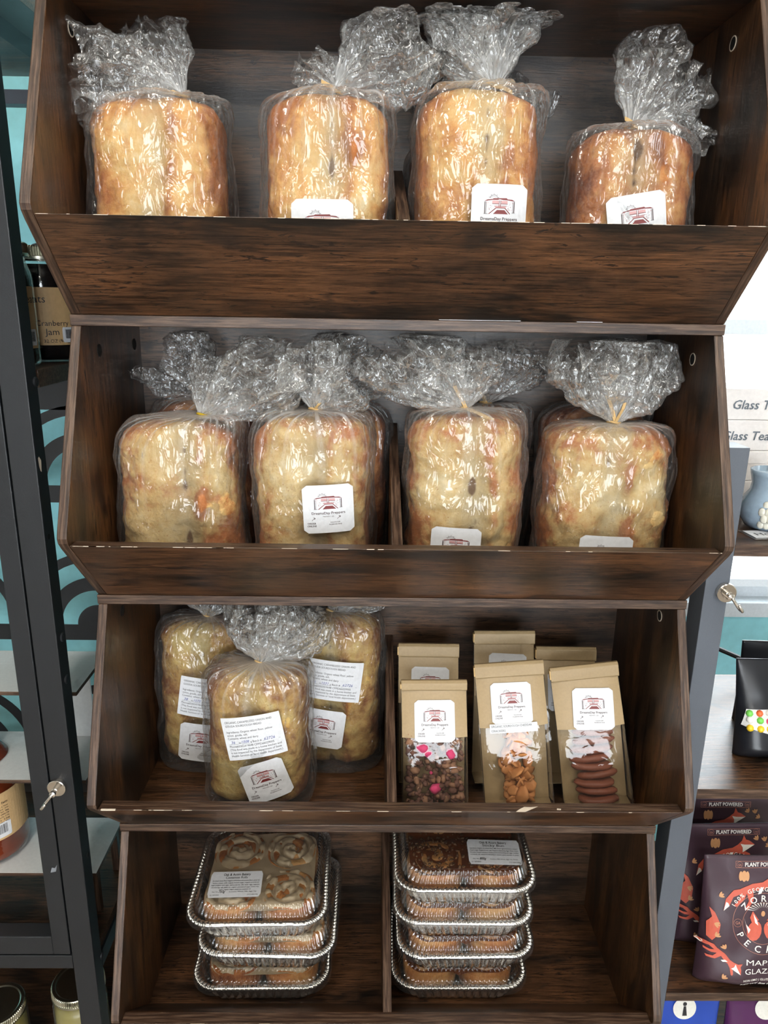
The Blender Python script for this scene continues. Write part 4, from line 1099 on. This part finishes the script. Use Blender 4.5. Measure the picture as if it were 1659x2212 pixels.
def ridged_lid(r, z0, h, top=.004):
    prof = []; V, F = [], []; n = 160
    rings = [(r * .8, z0 + .001), (r + .0010, z0 + .001), (r + .0010, z0 + h * .25), (r, z0 + h * .3), (r, z0 + h * .9), (r - .0015, z0 + h), (r - .006, z0 + h), (r - .008, z0 + h - .0012), (r - .012, z0 + h - .001)]
    for i, (q, z) in enumerate(rings):
        for k in range(n):
            a = 2 * math.pi * k / n; rr_ = q + (.0007 * (1 if k % 2 else -1) if 3 <= i <= 4 else 0); V.append((rr_ * math.cos(a), rr_ * math.sin(a), z))
    for i in range(len(rings) - 1):
        for k in range(n): F.append((i * n + k, i * n + (k + 1) % n, (i + 1) * n + (k + 1) % n, (i + 1) * n + k))
    F.append(tuple((len(rings) - 1) * n + k for k in range(n)))
    return V, F
def jam_jar(x, y, label, rot=-R90, front=True):
    t = thing('jam_jar', label, 'jar', (x, y, -.0665), (0, 0, 0), 'dark jam jars')
    r = .041
    part('glass_jar', lathe([(r * .9, 0), (r, .004), (r, .105), (r * .97, .115), (r * .84, .128), (r * .84, .140)], 48, True, False), GLASSJ, t, smooth=True)
    part('jam', lathe([(r * .86, .003), (r * .95, .008), (r * .95, .104), (r * .92, .114), (r * .79, .127)], 40), DKJAM, t, smooth=True)
    part('lid', ridged_lid(r * .93, .132, .018), LIDM_, t)
    a0 = -R90 + .35
    lb = sheet('tan_label', .105, .075, .001, wrap(r, a0, .060), TAN, t, n=30)
    tx = [text2d('Treats', .022 if front else -.03, .018, .014, .034), text2d('Cranberry', -.010, -.012, .010, .042), text2d('Jam', .008 if front else .0, -.024, .012), text2d('32 OZ (907g)', -.002, -.034, .006, .034)]
    stamp('label_text', join2(*tx), wrap(r, a0, .060), INKB, lb, .0012)
    tg = sheet('barcode_tag', .026, .020, .001, wrap(r + .0006, a0 + .85, .036), PAPER, t, n=8)
    stamp('barcode', barcode(.018, .012, 3), wrap(r + .0006, a0 + .85, .037), INKB, tg, .0010)
    return t
jam_jar(-.4995, .086, 'dark jam jar with tan label at the front of the top cabinet shelf')
jam_jar(-.4850, .180, 'second dark jam jar, behind the front one on the top cabinet shelf', front=False)
# sauce bottle
t = thing('sauce_bottle', 'red-brown sauce bottle with kraft label on the lowest white tier', 'bottle', (-.643, .132, -.8415))
r = .059
part('plastic_bottle', lathe([(r * .86, 0), (r * .98, .006), (r, .02), (r * .97, .028), (r, .036), (r * .99, .13), (r * .95, .145), (r * .8, .165), (r * .55, .185), (r * .32, .20), (r * .30, .215)], 56, True, False), GLASSJ, t, smooth=True)
part('sauce', lathe([(r * .84, .002), (r * .955, .008), (r * .975, .02), (r * .945, .028), (r * .975, .036), (r * .965, .13), (r * .92, .145), (r * .77, .165), (r * .50, .185)], 56), AMBER, t, smooth=True)
part('cap', lathe([(r * .33, .212), (r * .34, .214), (r * .34, .232), (r * .30, .235)], 40), BLACK, t, smooth=False)
a0 = -R90 + .15
lb = sheet('kraft_label', .20, .080, .001, wrap(r, a0, .085), TAN, t, n=40)
tg = sheet('barcode_tag', .045, .026, .001, wrap(r + .0005, a0 + .55, .062), PAPER, t, n=10)
stamp('barcode', barcode(.034, .016, 5), wrap(r + .0005, a0 + .55, .064), INKB, tg, .0010)
NF = [text2d('Nutrition Facts', .024, .022, .0055, .030)] + [text2d(q_, .024, .016 - .0045 * i, .0032, .030) for i, q_ in enumerate(('Serving size 2 Tbsp', 'Calories 70', 'Total Fat 0g', 'Sodium 280mg', 'Total Carb 17g', 'Sugars 16g', 'Protein 0g'))]
stamp('label_text', join2(*NF), wrap(r, a0, .085), INKB, lb, .0012)
def mason(x, y, label, h=.150, r=.043, content=srgb(150, 140, 80)):
    t = thing('mason_jar', label, 'jar', (x, y, -1.2395), (0, 0, 0), 'mason jars on the bottom cabinet shelf')
    part('glass_jar', lathe([(r * .9, 0), (r, .004), (r, h * .78), (r * .92, h * .88), (r * .9, h * .95)], 44, True, False), GLASSJ, t, smooth=True)
    part('pickles', lathe([(r * .86, .003), (r * .94, .008), (r * .94, h * .77), (r * .8, h * .85)], 40), plain('pickled_greens', content, .3, 0, .6, 60), t, smooth=True)
    part('lid', ridged_lid(r * .97, h - .012, .016), LIDM_, t)
mason(-.5150, .100, 'mason jar with silver lid standing nearest the corner post')
mason(-.640, .075, 'mason jar with silver lid at the picture edge, left of the other one', h=.128)

# magnetic hooks
def hook(name, x, y, z, d, label):
    t = thing(name, label, 'hook', (x, y, z))
    M = Matrix.Rotation(R90, 4, 'X')
    part('magnet_base', xform(lathe([(.0125, 0), (.0125, .0060), (.0115, .0066), (.004, .0066)], 36), M), CHROME, t)
    part('swivel', xform(lathe([(.0044, .0064), (.0044, .0120), (.0034, .0125), (.0034, .0155), (.0042, .0160), (.0042, .0195), (.002, .0205)], 24), M), CHROME, t, smooth=False)
    dx, dz = d; a = Vector((dx, -.15, dz)).normalized(); b = Vector((0, -1, 0))
    o = Vector((0, -.0195, 0)); pts = [o]
    for k in range(1, 6): pts.append(o + a * .0026 * k)
    c = pts[-1]
    for k in range(1, 13):
        th = math.pi * k / 12; R_ = .0055; pts.append(c + (b * (1 - math.cos(th)) + a * math.sin(th)) * R_)
    e = pts[-1]; pts.append(e - a * .003); pts.append(e - a * .006)
    part('hook_arm', tube(pts, .0021, 10), CHROME, t, smooth=True)
hl = at(125, 1698, -.0005); hook('magnetic_hook', hl.x, -.0003, hl.z, (-.60, -.75), 'small shiny magnetic hook on the black cabinet post')
hr = at(1566, 1278, -.0005); hook('magnetic_hook', hr.x, -.0003, hr.z, (.55, -.8), 'small shiny magnetic hook on the grey post of the right shelves')

# ------------------------------------------------------------------ open shelves on the right
rs = thing('shelving_unit', 'grey metal and wood shelving unit in front of the window', 'shelf', (.70, .17, FLOOR))
bevel(part('post', box(.4000, .4310, 0, .040, FLOOR, -.145), GREYM, rs, world=True), .0008)
part('post', box(.4000, .4310, .31, .335, FLOOR, -.145), GREYM, rs, world=True)
part('post', box(1.02, 1.05, 0, .040, FLOOR, -.145), GREYM, rs, world=True)
part('post', box(1.02, 1.05, .31, .335, FLOOR, -.145), GREYM, rs, world=True)
for z in (-.27, -.631, -.997, -1.36):
    v, f = box(.4315, 1.02, .001, .335, z - .0155, z)
    bevel(part('shelf', (v, f), [WOODX, EDGEX], rs, mi=[0, 0, 1, 0, 0, 0], world=True), .0006)
part('brace', tube([(.42, .325, -.497), (1.03, .325, -.76)], .0045, 8), BLACK, rs, world=True)
part('brace', tube([(.42, .333, -.76), (1.03, .333, -.50)], .0045, 8), BLACK, rs, world=True)
# white boxes
WBOX = plain('white_carton', srgb(226, 222, 220), .6)
GINK = plain('grey_ink', srgb(96, 106, 116), .6)
zb = -.2695
txs = [('', .0), ('', 0), ('Glass Tea Infuser', .008), ('Glass Tea Infuser', .0335)]
wl = ['bottom', 'second from the bottom', 'third from the bottom', 'topmost']
for i in range(4):
    t = thing('carton', 'white glass tea infuser box, %s of its stack by the window' % wl[i], 'box', (.60 - .003 * i, .215, zb + .0446 * i), (0, 0, .05 - .012 * i), None)
    v, f = box(-.150, .150, -.045, .045, 0, .0442); bevel(part('box_body', (v, f), WBOX, t), .0012)
    part('lid_flap', box(-.1495, .1495, -.0458, -.0450, .026, .0425), WBOX, t)
    if txs[i][0]:
        u0 = (-.108 if i == 3 else -.122)
        stamp('printed_name', text2d(txs[i][0], u0, .0155, .0185, .125, 'L', .18, .008), lambda u, v_, off: Vector((u, -.0458 - off, v_)), GINK, t, .0004)
# owl vase with a stick
CER = plain('blue_grey_glaze', srgb(150, 170, 188), .15, 0, .0)
CERW = plain('white_glaze', srgb(214, 212, 200), .2)
t = thing('owl_vase', 'blue-grey ceramic owl vase with raised white feathers', 'vase', (.512, .078, -.2695))
V, F = lathe([(.018, 0), (.030, .003), (.038, .016), (.040, .028), (.035, .042), (.029, .052), (.028, .062), (.031, .074), (.032, .080), (.028, .0805), (.026, .074)], 56)
part('vase_body', (V, F), CER, t, smooth=True)
fe = []; rnd = random.Random(3)
for row in range(4):
    for c in range(9):
        a = -R90 - .75 + 1.5 * (c + .5 * (row % 2)) / 8; z = .012 + row * .0085; rr_ = [.0365, .0398, .0392, .0355][row]
        M = Matrix.Translation((rr_ * math.cos(a), rr_ * math.sin(a), z)) @ Matrix.Rotation(a + R90, 4, 'Z')
        fe.append(xform(lathe([(.001, -.0058), (.0034, -.0045), (.0048, -.001), (.0038, .004), (.001, .0062)], 10), M @ Matrix.Diagonal((1, .45, 1, 1))))
o = part('feathers', join(*fe), CERW, t, smooth=True)
part('face', xform(lathe([(.002, -.010), (.012, -.007), (.015, 0), (.012, .007), (.002, .010)], 24), Matrix.Translation((.002, -.0255, .062)) @ Matrix.Diagonal((1, .35, 1, 1))), CERW, t, smooth=True)
sk = part('reed_stick', tube([(.512, .078, -.262), (.520, .098, -.13)], .0028, 10), plain('pale_reed', srgb(226, 214, 170), .6)); tag(sk, 'pale stick standing in the owl vase', 'stick')
kb = part('wooden_ball', xform(lathe([(.002, -.012), (.008, -.0098), (.012, -.003), (.012, .003), (.008, .0098), (.002, .012)], 24), Matrix.Translation((.500, .150, -.2575))), plain('tan_wood_ball', srgb(168, 128, 90), .5), smooth=True); tag(kb, 'small round tan wooden ball behind the owl vase', 'ornament')
t = thing('price_tag', 'white card in clear sleeve lying on the shelf edge by the owl vase', 'tag', (.510, .045, -.2690), (0, 0, .10))
part('clear_sleeve', box(-.046, .046, -.020, .020, 0, .0006), GLASSJ, t)
part('card', box(-.042, .042, -.015, .015, .0008, .0012), PAPER, t)
stamp('card_text', text2d('Honey', -.034, -.006, .014, .045, 'L', 0, .008), lambda u, v_, off: Vector((u, v_, .0012 + off)), INKB, t, .0002)

# soft stand-up pouches
def soft(name, label, cat, loc, rot, w, h, dep, mat, seed, top=.012, wav=.004, group=None):
    t = thing(name, label, cat, loc, rot, group)
    nz, nx = 40, 30; V, F = [], []
    def fy(u, z):
        q = z / h; d_ = dep * (1 - q ** 1.3) * (math.sin(min(1, q * 6 + .25) * R90)) * math.sqrt(max(0, 1 - (2 * u / w) ** 4)) + .0012
        return -d_ + wav * noise.noise(Vector((u * 26 + seed, z * 22, seed * 2))) * (1 - .6 * q) * (1 - (2 * u / w) ** 4)
    for s_ in (0, 1):
        for j in range(nz + 1):
            z = h * j / nz
            for i in range(nx + 1):
                u = -w / 2 + w * i / nx; V.append((u * (1 - .03 * math.sin(z / h * math.pi)), fy(u, z) if s_ == 0 else .0010 + .3 * (-.0012 - fy(u, z)) * .2, z))
    q = (nz + 1) * (nx + 1)
    for s_ in (0, 1):
        for j in range(nz):
            for i in range(nx):
                a = s_ * q + j * (nx + 1) + i; F.append((a, a + 1, a + nx + 2, a + nx + 1) if s_ == 0 else (a, a + nx + 1, a + nx + 2, a + 1))
    for j in range(nz): a = j * (nx + 1); F.append((a, a + nx + 1, a + nx + 1 + q, a + q)); b = a + nx; F.append((b, b + q, b + q + nx + 1, b + nx + 1))
    for i in range(nx): F.append((i, i + q, i + q + 1, i + 1)); a = nz * (nx + 1) + i; F.append((a, a + 1, a + 1 + q, a + q))
    part('pouch_body', (V, F), mat, t, smooth=True)
    surf = lambda u, v_, off: Vector((u, fy(u, min(max(v_, 0), h)) - off, v_))
    return t, surf
PECM = plain('plum_foil_pouch', srgb(66, 48, 58), .34, 0, .1, 30)
FOX = plain('rust_print', srgb(200, 92, 72), .5); FOXD = plain('dark_rust_print', srgb(132, 56, 50), .5); CREAM = plain('cream_print', srgb(236, 234, 226), .5); NUT = plain('tan_nut_print', srgb(200, 148, 104), .5)
COP = plain('copper_print', srgb(196, 136, 112), .5)
def ell(cx, cy, a, b, rot=0, n=14): return [(cx + a * math.cos(t_) * math.cos(rot) - b * math.sin(t_) * math.sin(rot), cy + a * math.cos(t_) * math.sin(rot) + b * math.sin(t_) * math.cos(rot)) for t_ in np.linspace(0, 2 * math.pi, n, endpoint=False)]
from mathutils.geometry import tessellate_polygon
def P2(pl):
    """flat shapes cut into small triangles so that they follow a bulging surface"""
    V, F = [], []
    def add(a, b, c, d):
        e = [(math.dist(a, b), 0), (math.dist(b, c), 1), (math.dist(c, a), 2)]; L, i = max(e)
        if L > .008 and d < 9:
            m = ((a[0] + b[0]) / 2, (a[1] + b[1]) / 2) if i == 0 else ((b[0] + c[0]) / 2, (b[1] + c[1]) / 2) if i == 1 else ((c[0] + a[0]) / 2, (c[1] + a[1]) / 2)
            if i == 0: add(a, m, c, d + 1); add(m, b, c, d + 1)
            elif i == 1: add(a, b, m, d + 1); add(a, m, c, d + 1)
            else: add(a, b, m, d + 1); add(m, b, c, d + 1)
        else: k = len(V); V.extend([a, b, c]); F.append((k, k + 1, k + 2))
    for p in pl:
        if len(p) < 3: continue
        for t_ in tessellate_polygon([[Vector((x, y, 0)) for x, y in p]]):
            a, b, c = [tuple(p[i]) for i in t_]
            if (b[0] - a[0]) * (c[1] - a[1]) - (c[0] - a[0]) * (b[1] - a[1]) < 0: b, c = c, b
            add(a, b, c, 0)
    return V, F
def ringp(cx, cy, r, w, n=60):
    out = []
    for k in range(n):
        a, b = 2 * math.pi * k / n, 2 * math.pi * (k + 1) / n
        out.append([(cx + r * math.cos(a), cy + r * math.sin(a)), (cx + r * math.cos(b), cy + r * math.sin(b)), (cx + (r + w) * math.cos(b), cy + (r + w) * math.sin(b)), (cx + (r + w) * math.cos(a), cy + (r + w) * math.sin(a))])
    return out
def fox2(x, y, s_, rot=0, flip=1):
    """running animal drawn in flat shapes: body, legs, tail, head; cream chest and tail tip"""
    c, n_ = math.cos(rot), math.sin(rot)
    def T_(p): return [(x + (a * flip * c - b * n_) * s_, y + (a * flip * n_ + b * c) * s_) for a, b in p]
    body = [T_([(-.55, .05), (-.2, .18), (.1, .2), (.32, .3), (.36, .12), (.1, .0), (-.2, -.02), (-.5, -.1)]), T_([(.3, .3), (.42, .38), (.5, .55), (.56, .40), (.66, .36), (.82, .22), (.62, .16), (.36, .12)]),
            T_([(.1, .05), (.36, .0), (.6, -.12), (.66, -.10), (.62, -.02), (.36, .14)]), T_([(-.5, .02), (-.62, -.25), (-.80, -.42), (-.72, -.46), (-.5, -.28), (-.36, -.05)]),
            T_([(-.5, .05), (-.75, .02), (-1.0, -.22), (-1.1, -.55), (-.92, -.42), (-.78, -.18), (-.5, -.08)]), T_([(-.4, -.02), (-.35, -.3), (-.5, -.55), (-.4, -.56), (-.22, -.3), (-.2, -.02)])]
    white = [T_([(.36, .30), (.5, .26), (.80, .22), (.58, .12), (.40, .04), (.42, .18)]), T_([(-1.1, -.55), (-1.0, -.30), (-.94, -.34), (-.92, -.42)]), T_([(.12, .08), (.02, -.10), (-.08, -.12), (.0, .04)])]
    return body, white
def seed2(x, y, s_, rot): return [ell(x + s_ * .35 * math.cos(rot + d), y + s_ * .35 * math.sin(rot + d), s_ * .42, s_ * .16, rot + d, 10) for d in (-.6, 0, .6)]
def pecan(label, loc, rot, seed):
    t, sf = soft('pecan_pouch', label, 'snack pouch', loc, rot, .180, .212, .034, PECM, seed, wav=.005)
    cy = .112; R_ = .046
    fx, wh = [], []
    fx += [[(.050, .012), (.060, .016), (.066, .034), (.060, .048), (.050, .058), (.054, .044), (.046, .030), (.044, .018)], [(.064, .020), (.074, .030), (.072, .050), (.066, .040)], [(-.082, .085), (-.074, .080), (-.066, .092), (-.064, .108), (-.072, .125), (-.080, .132), (-.076, .118), (-.083, .108)]]
    for a_ in ((-.006, .163, .052, .10, 1), (-.056, .052, .036, -.95, 1)):
        b_, w_ = fox2(*a_[:3], a_[3], a_[4]); fx += b_; wh += w_
    # two facing animals in the roundel
    for s_ in (-1, 1):
        fx += [ell(s_ * .013, cy - .012, .011, .015, s_ * .3), [(s_ * .006, cy + .004), (s_ * .016, cy + .018), (s_ * .020, cy + .008), (s_ * .016, cy - .002)], [(s_ * .008, cy - .022), (s_ * .024, cy - .014), (s_ * .028, cy + .002), (s_ * .020, cy - .026)]]
        wh += [[(s_ * .022, cy - .016), (s_ * .030, cy + .010), (s_ * .026, cy - .002), (s_ * .019, cy - .010)], [(s_ * .009, cy + .004), (s_ * .015, cy + .014), (s_ * .012, cy + .0), (s_ * .007, cy - .004)]]
    for k in range(13):
        a = R90 + (k - 6) * .16; wh.append([(.012 * math.cos(a), cy + .012 + .012 * math.sin(a)), (.030 * math.cos(a - .03), cy + .006 + .026 * math.sin(a - .03)), (.030 * math.cos(a + .03), cy + .006 + .026 * math.sin(a + .03))])
    nuts = [ell(-.030, .182, .0040, .0085), ell(-.0350, .182, .003, .0075), ell(-.0250, .182, .003, .0075), ell(0, cy + .014, .003, .0045)]
    rnd = random.Random(seed)
    for x, y, r_ in ((-.066, .150, .5), (-.072, .108, -.3), (-.070, .088, .8), (-.055, .070, 2.2), (-.058, .024, .9), (.068, .150, 2.4), (.060, .176, 2.6), (.074, .100, 1.0), (.052, .024, 2.0), (.040, .186, 2.2), (.052, .184, 1.8)): nuts += seed2(x, y, .010, r_)
    stamp('animal_print', P2(fx), sf, FOX, t, .0008); stamp('white_print', P2(wh), sf, CREAM, t, .0011); stamp('nut_print', P2(nuts), sf, NUT, t, .0009)
    stamp('ring_print', P2(ringp(0, cy, R_, .0005) + ringp(0, cy, .031, .0005) + ringp(-.0385, cy, .0058, .0004, 24) + ringp(.0385, cy, .0058, .0004, 24)
          + [[(-.043, .1945), (.043, .1945), (.043, .1949), (-.043, .1949)], [(-.043, .2040), (.043, .2040), (.043, .2044), (-.043, .2044)], [(-.043, .1945), (-.0426, .1945), (-.0426, .2044), (-.043, .2044)], [(.0426, .1945), (.043, .1945), (.043, .2044), (.0426, .2044)]] + ringp(-.037, .1995, .0040, .0003, 20) + ringp(.037, .1995, .0040, .0003, 20)), sf, COP, t, .0009)
    D_ = math.radians
    tx = [text2d('PLANT POWERED', 0, .1968, .0085, .058, 'C', 0, .02), arc_text('100% GEORGIA GROWN', 0, cy, .0495, .0085, D_(150), D_(30), bold=.01),
          arc_text('ZORRO', 0, cy, .0335, .014, D_(138), D_(42), bold=.012), arc_text('PECANS', 0, cy, .0335, .014, D_(208), D_(332), True, .012),
          text2d('MAPLE', 0, .048, .0125, .048, 'C'), text2d('GLAZED', 0, .034, .0125, .052, 'C'), text2d('NON GMO | GLUTEN FREE', 0, .022, .0055, .056, 'C', 0, .006), text2d('NET WT 8oz (226g)', 0, .012, .0075, .060, 'C', 0, .02)]
    stamp('pouch_text', join2(*tx), sf, CREAM, t, .0012)
    stamp('badge_text', join2(text2d('GA', -.0385, cy - .002, .0062, .0072, 'C'), text2d('GA', -.037, .1976, .0045, .005, 'C'), text2d('USA', .037, .1978, .0038, .0055, 'C')), sf, COP, t, .0012)
    return t
pecan('plum pecan pouch with rust animals, front one on the lower right shelf', (.5740, .030, -.9962), (-.10, 0, -.02), 1)
pecan('plum pecan pouch standing second, behind the front pecan pouch', (.5620, .110, -.9962), (-.06, 0, .03), 2)
pecan('plum pecan pouch standing last, behind two other pecan pouches', (.5800, .185, -.9962), (-.02, 0, .02), 3)
# black candy pouches
BKP = plain('black_foil_pouch', srgb(30, 32, 38), .30, 0, .1, 30)
t, sf = soft('candy_pouch', 'black candy pouch with window of bright candies, on the middle right shelf', 'snack pouch', (.5900, .085, -.6302), (-.22, 0, -.02), .140, .146, .034, BKP, 7, wav=.007)
CW = plain('candy_window', srgb(214, 214, 214), .25)
wnd = [(-.066, .050), (-.030, .040), (.0, .038), (.045, .040), (.066, .048), (.062, .068), (.0, .076), (-.060, .074)]
cw = stamp('candy_window', P2([wnd]), sf, CW, t, .0015)
rnd = random.Random(8)
cols = [plain('candy_' + n_, c_, .25) for n_, c_ in (('green', srgb(120, 210, 90)), ('yellow', srgb(246, 206, 50)), ('orange', srgb(240, 110, 60)), ('pink', srgb(230, 90, 130)), ('white', srgb(236, 236, 232)))]
for k in range(26):
    u, v_ = -.056 + .0135 * (k % 9), .048 + .0105 * (k // 9) + rnd.uniform(-.001, .001)
    p = sf(u, v_, .0005); part('candy', xform(lathe([(.0008, -.0052), (.0040, -.0036), (.0054, 0), (.0040, .0036), (.0008, .0052)], 16), Matrix.Translation(p) @ Matrix.Rotation(rnd.uniform(0, 3), 4, 'Y')), cols[rnd.choice((0, 1, 2, 3, 4, 4, 1))], t, smooth=True)
rl = stamp('round_label', P2([ell(.012, .096, .030, .024, 0, 40)]), sf, PAPER, t, .0016)
ll = stamp('name_label', P2([[(-.026, .004), (.055, .004), (.055, .032), (-.026, .032)]]), sf, PAPER, t, .0016)
stamp('label_text', join2(text2d('Freeze Dried', -.018, .022, .0075, .050, 'L', 0, .008), text2d('Candy', .000, .010, .0075, .025, 'L', 0, .008)), sf, INKB, ll, .0020)
soft('candy_pouch', 'black pouch standing behind the bright candy pouch', 'snack pouch', (.6300, .180, -.6302), (-.05, 0, -.05), .130, .138, .028, BKP, 9, wav=.007)
# bottom right pouches
BLU = plain('blue_foil_pouch', srgb(38, 76, 178), .3, 0, .1, 30); PUR = plain('purple_foil_pouch', srgb(84, 36, 86), .3, 0, .1, 30)
t, sf = soft('coffee_pouch', 'bright blue pouch under the pecan pouches at the bottom', 'snack pouch', (.5100, .080, -1.3592), (-.05, 0, .03), .130, .275, .034, BLU, 11)
stamp('round_label', P2([ell(.0, .235, .020, .020, 0, 30)]), sf, CREAM, t, .0016)
stamp('label_drawing', P2([ell(.0, .243, .0035, .0035), [(-.004, .222), (.004, .222), (.002, .239), (-.002, .239)]]), sf, INKB, t, .0020)
t, sf = soft('coffee_pouch', 'purple pouch beside the blue one at the bottom', 'snack pouch', (.6500, .080, -1.3592), (-.05, 0, -.03), .130, .280, .034, PUR, 12)
stamp('round_label', P2([ell(.0, .235, .020, .020, 0, 30)]), sf, CREAM, t, .0016)

for x0, x1, lb in ((.045, .140, 'long white paper edge caught under the top bin'), (.205, .235, 'short white paper edge caught under the top bin, nearer its right end')):
    o = part('paper_slip', box(x0, x1, -.0015, .012, .00025, .00075), PAPER); tag(o, lb, 'paper slip')
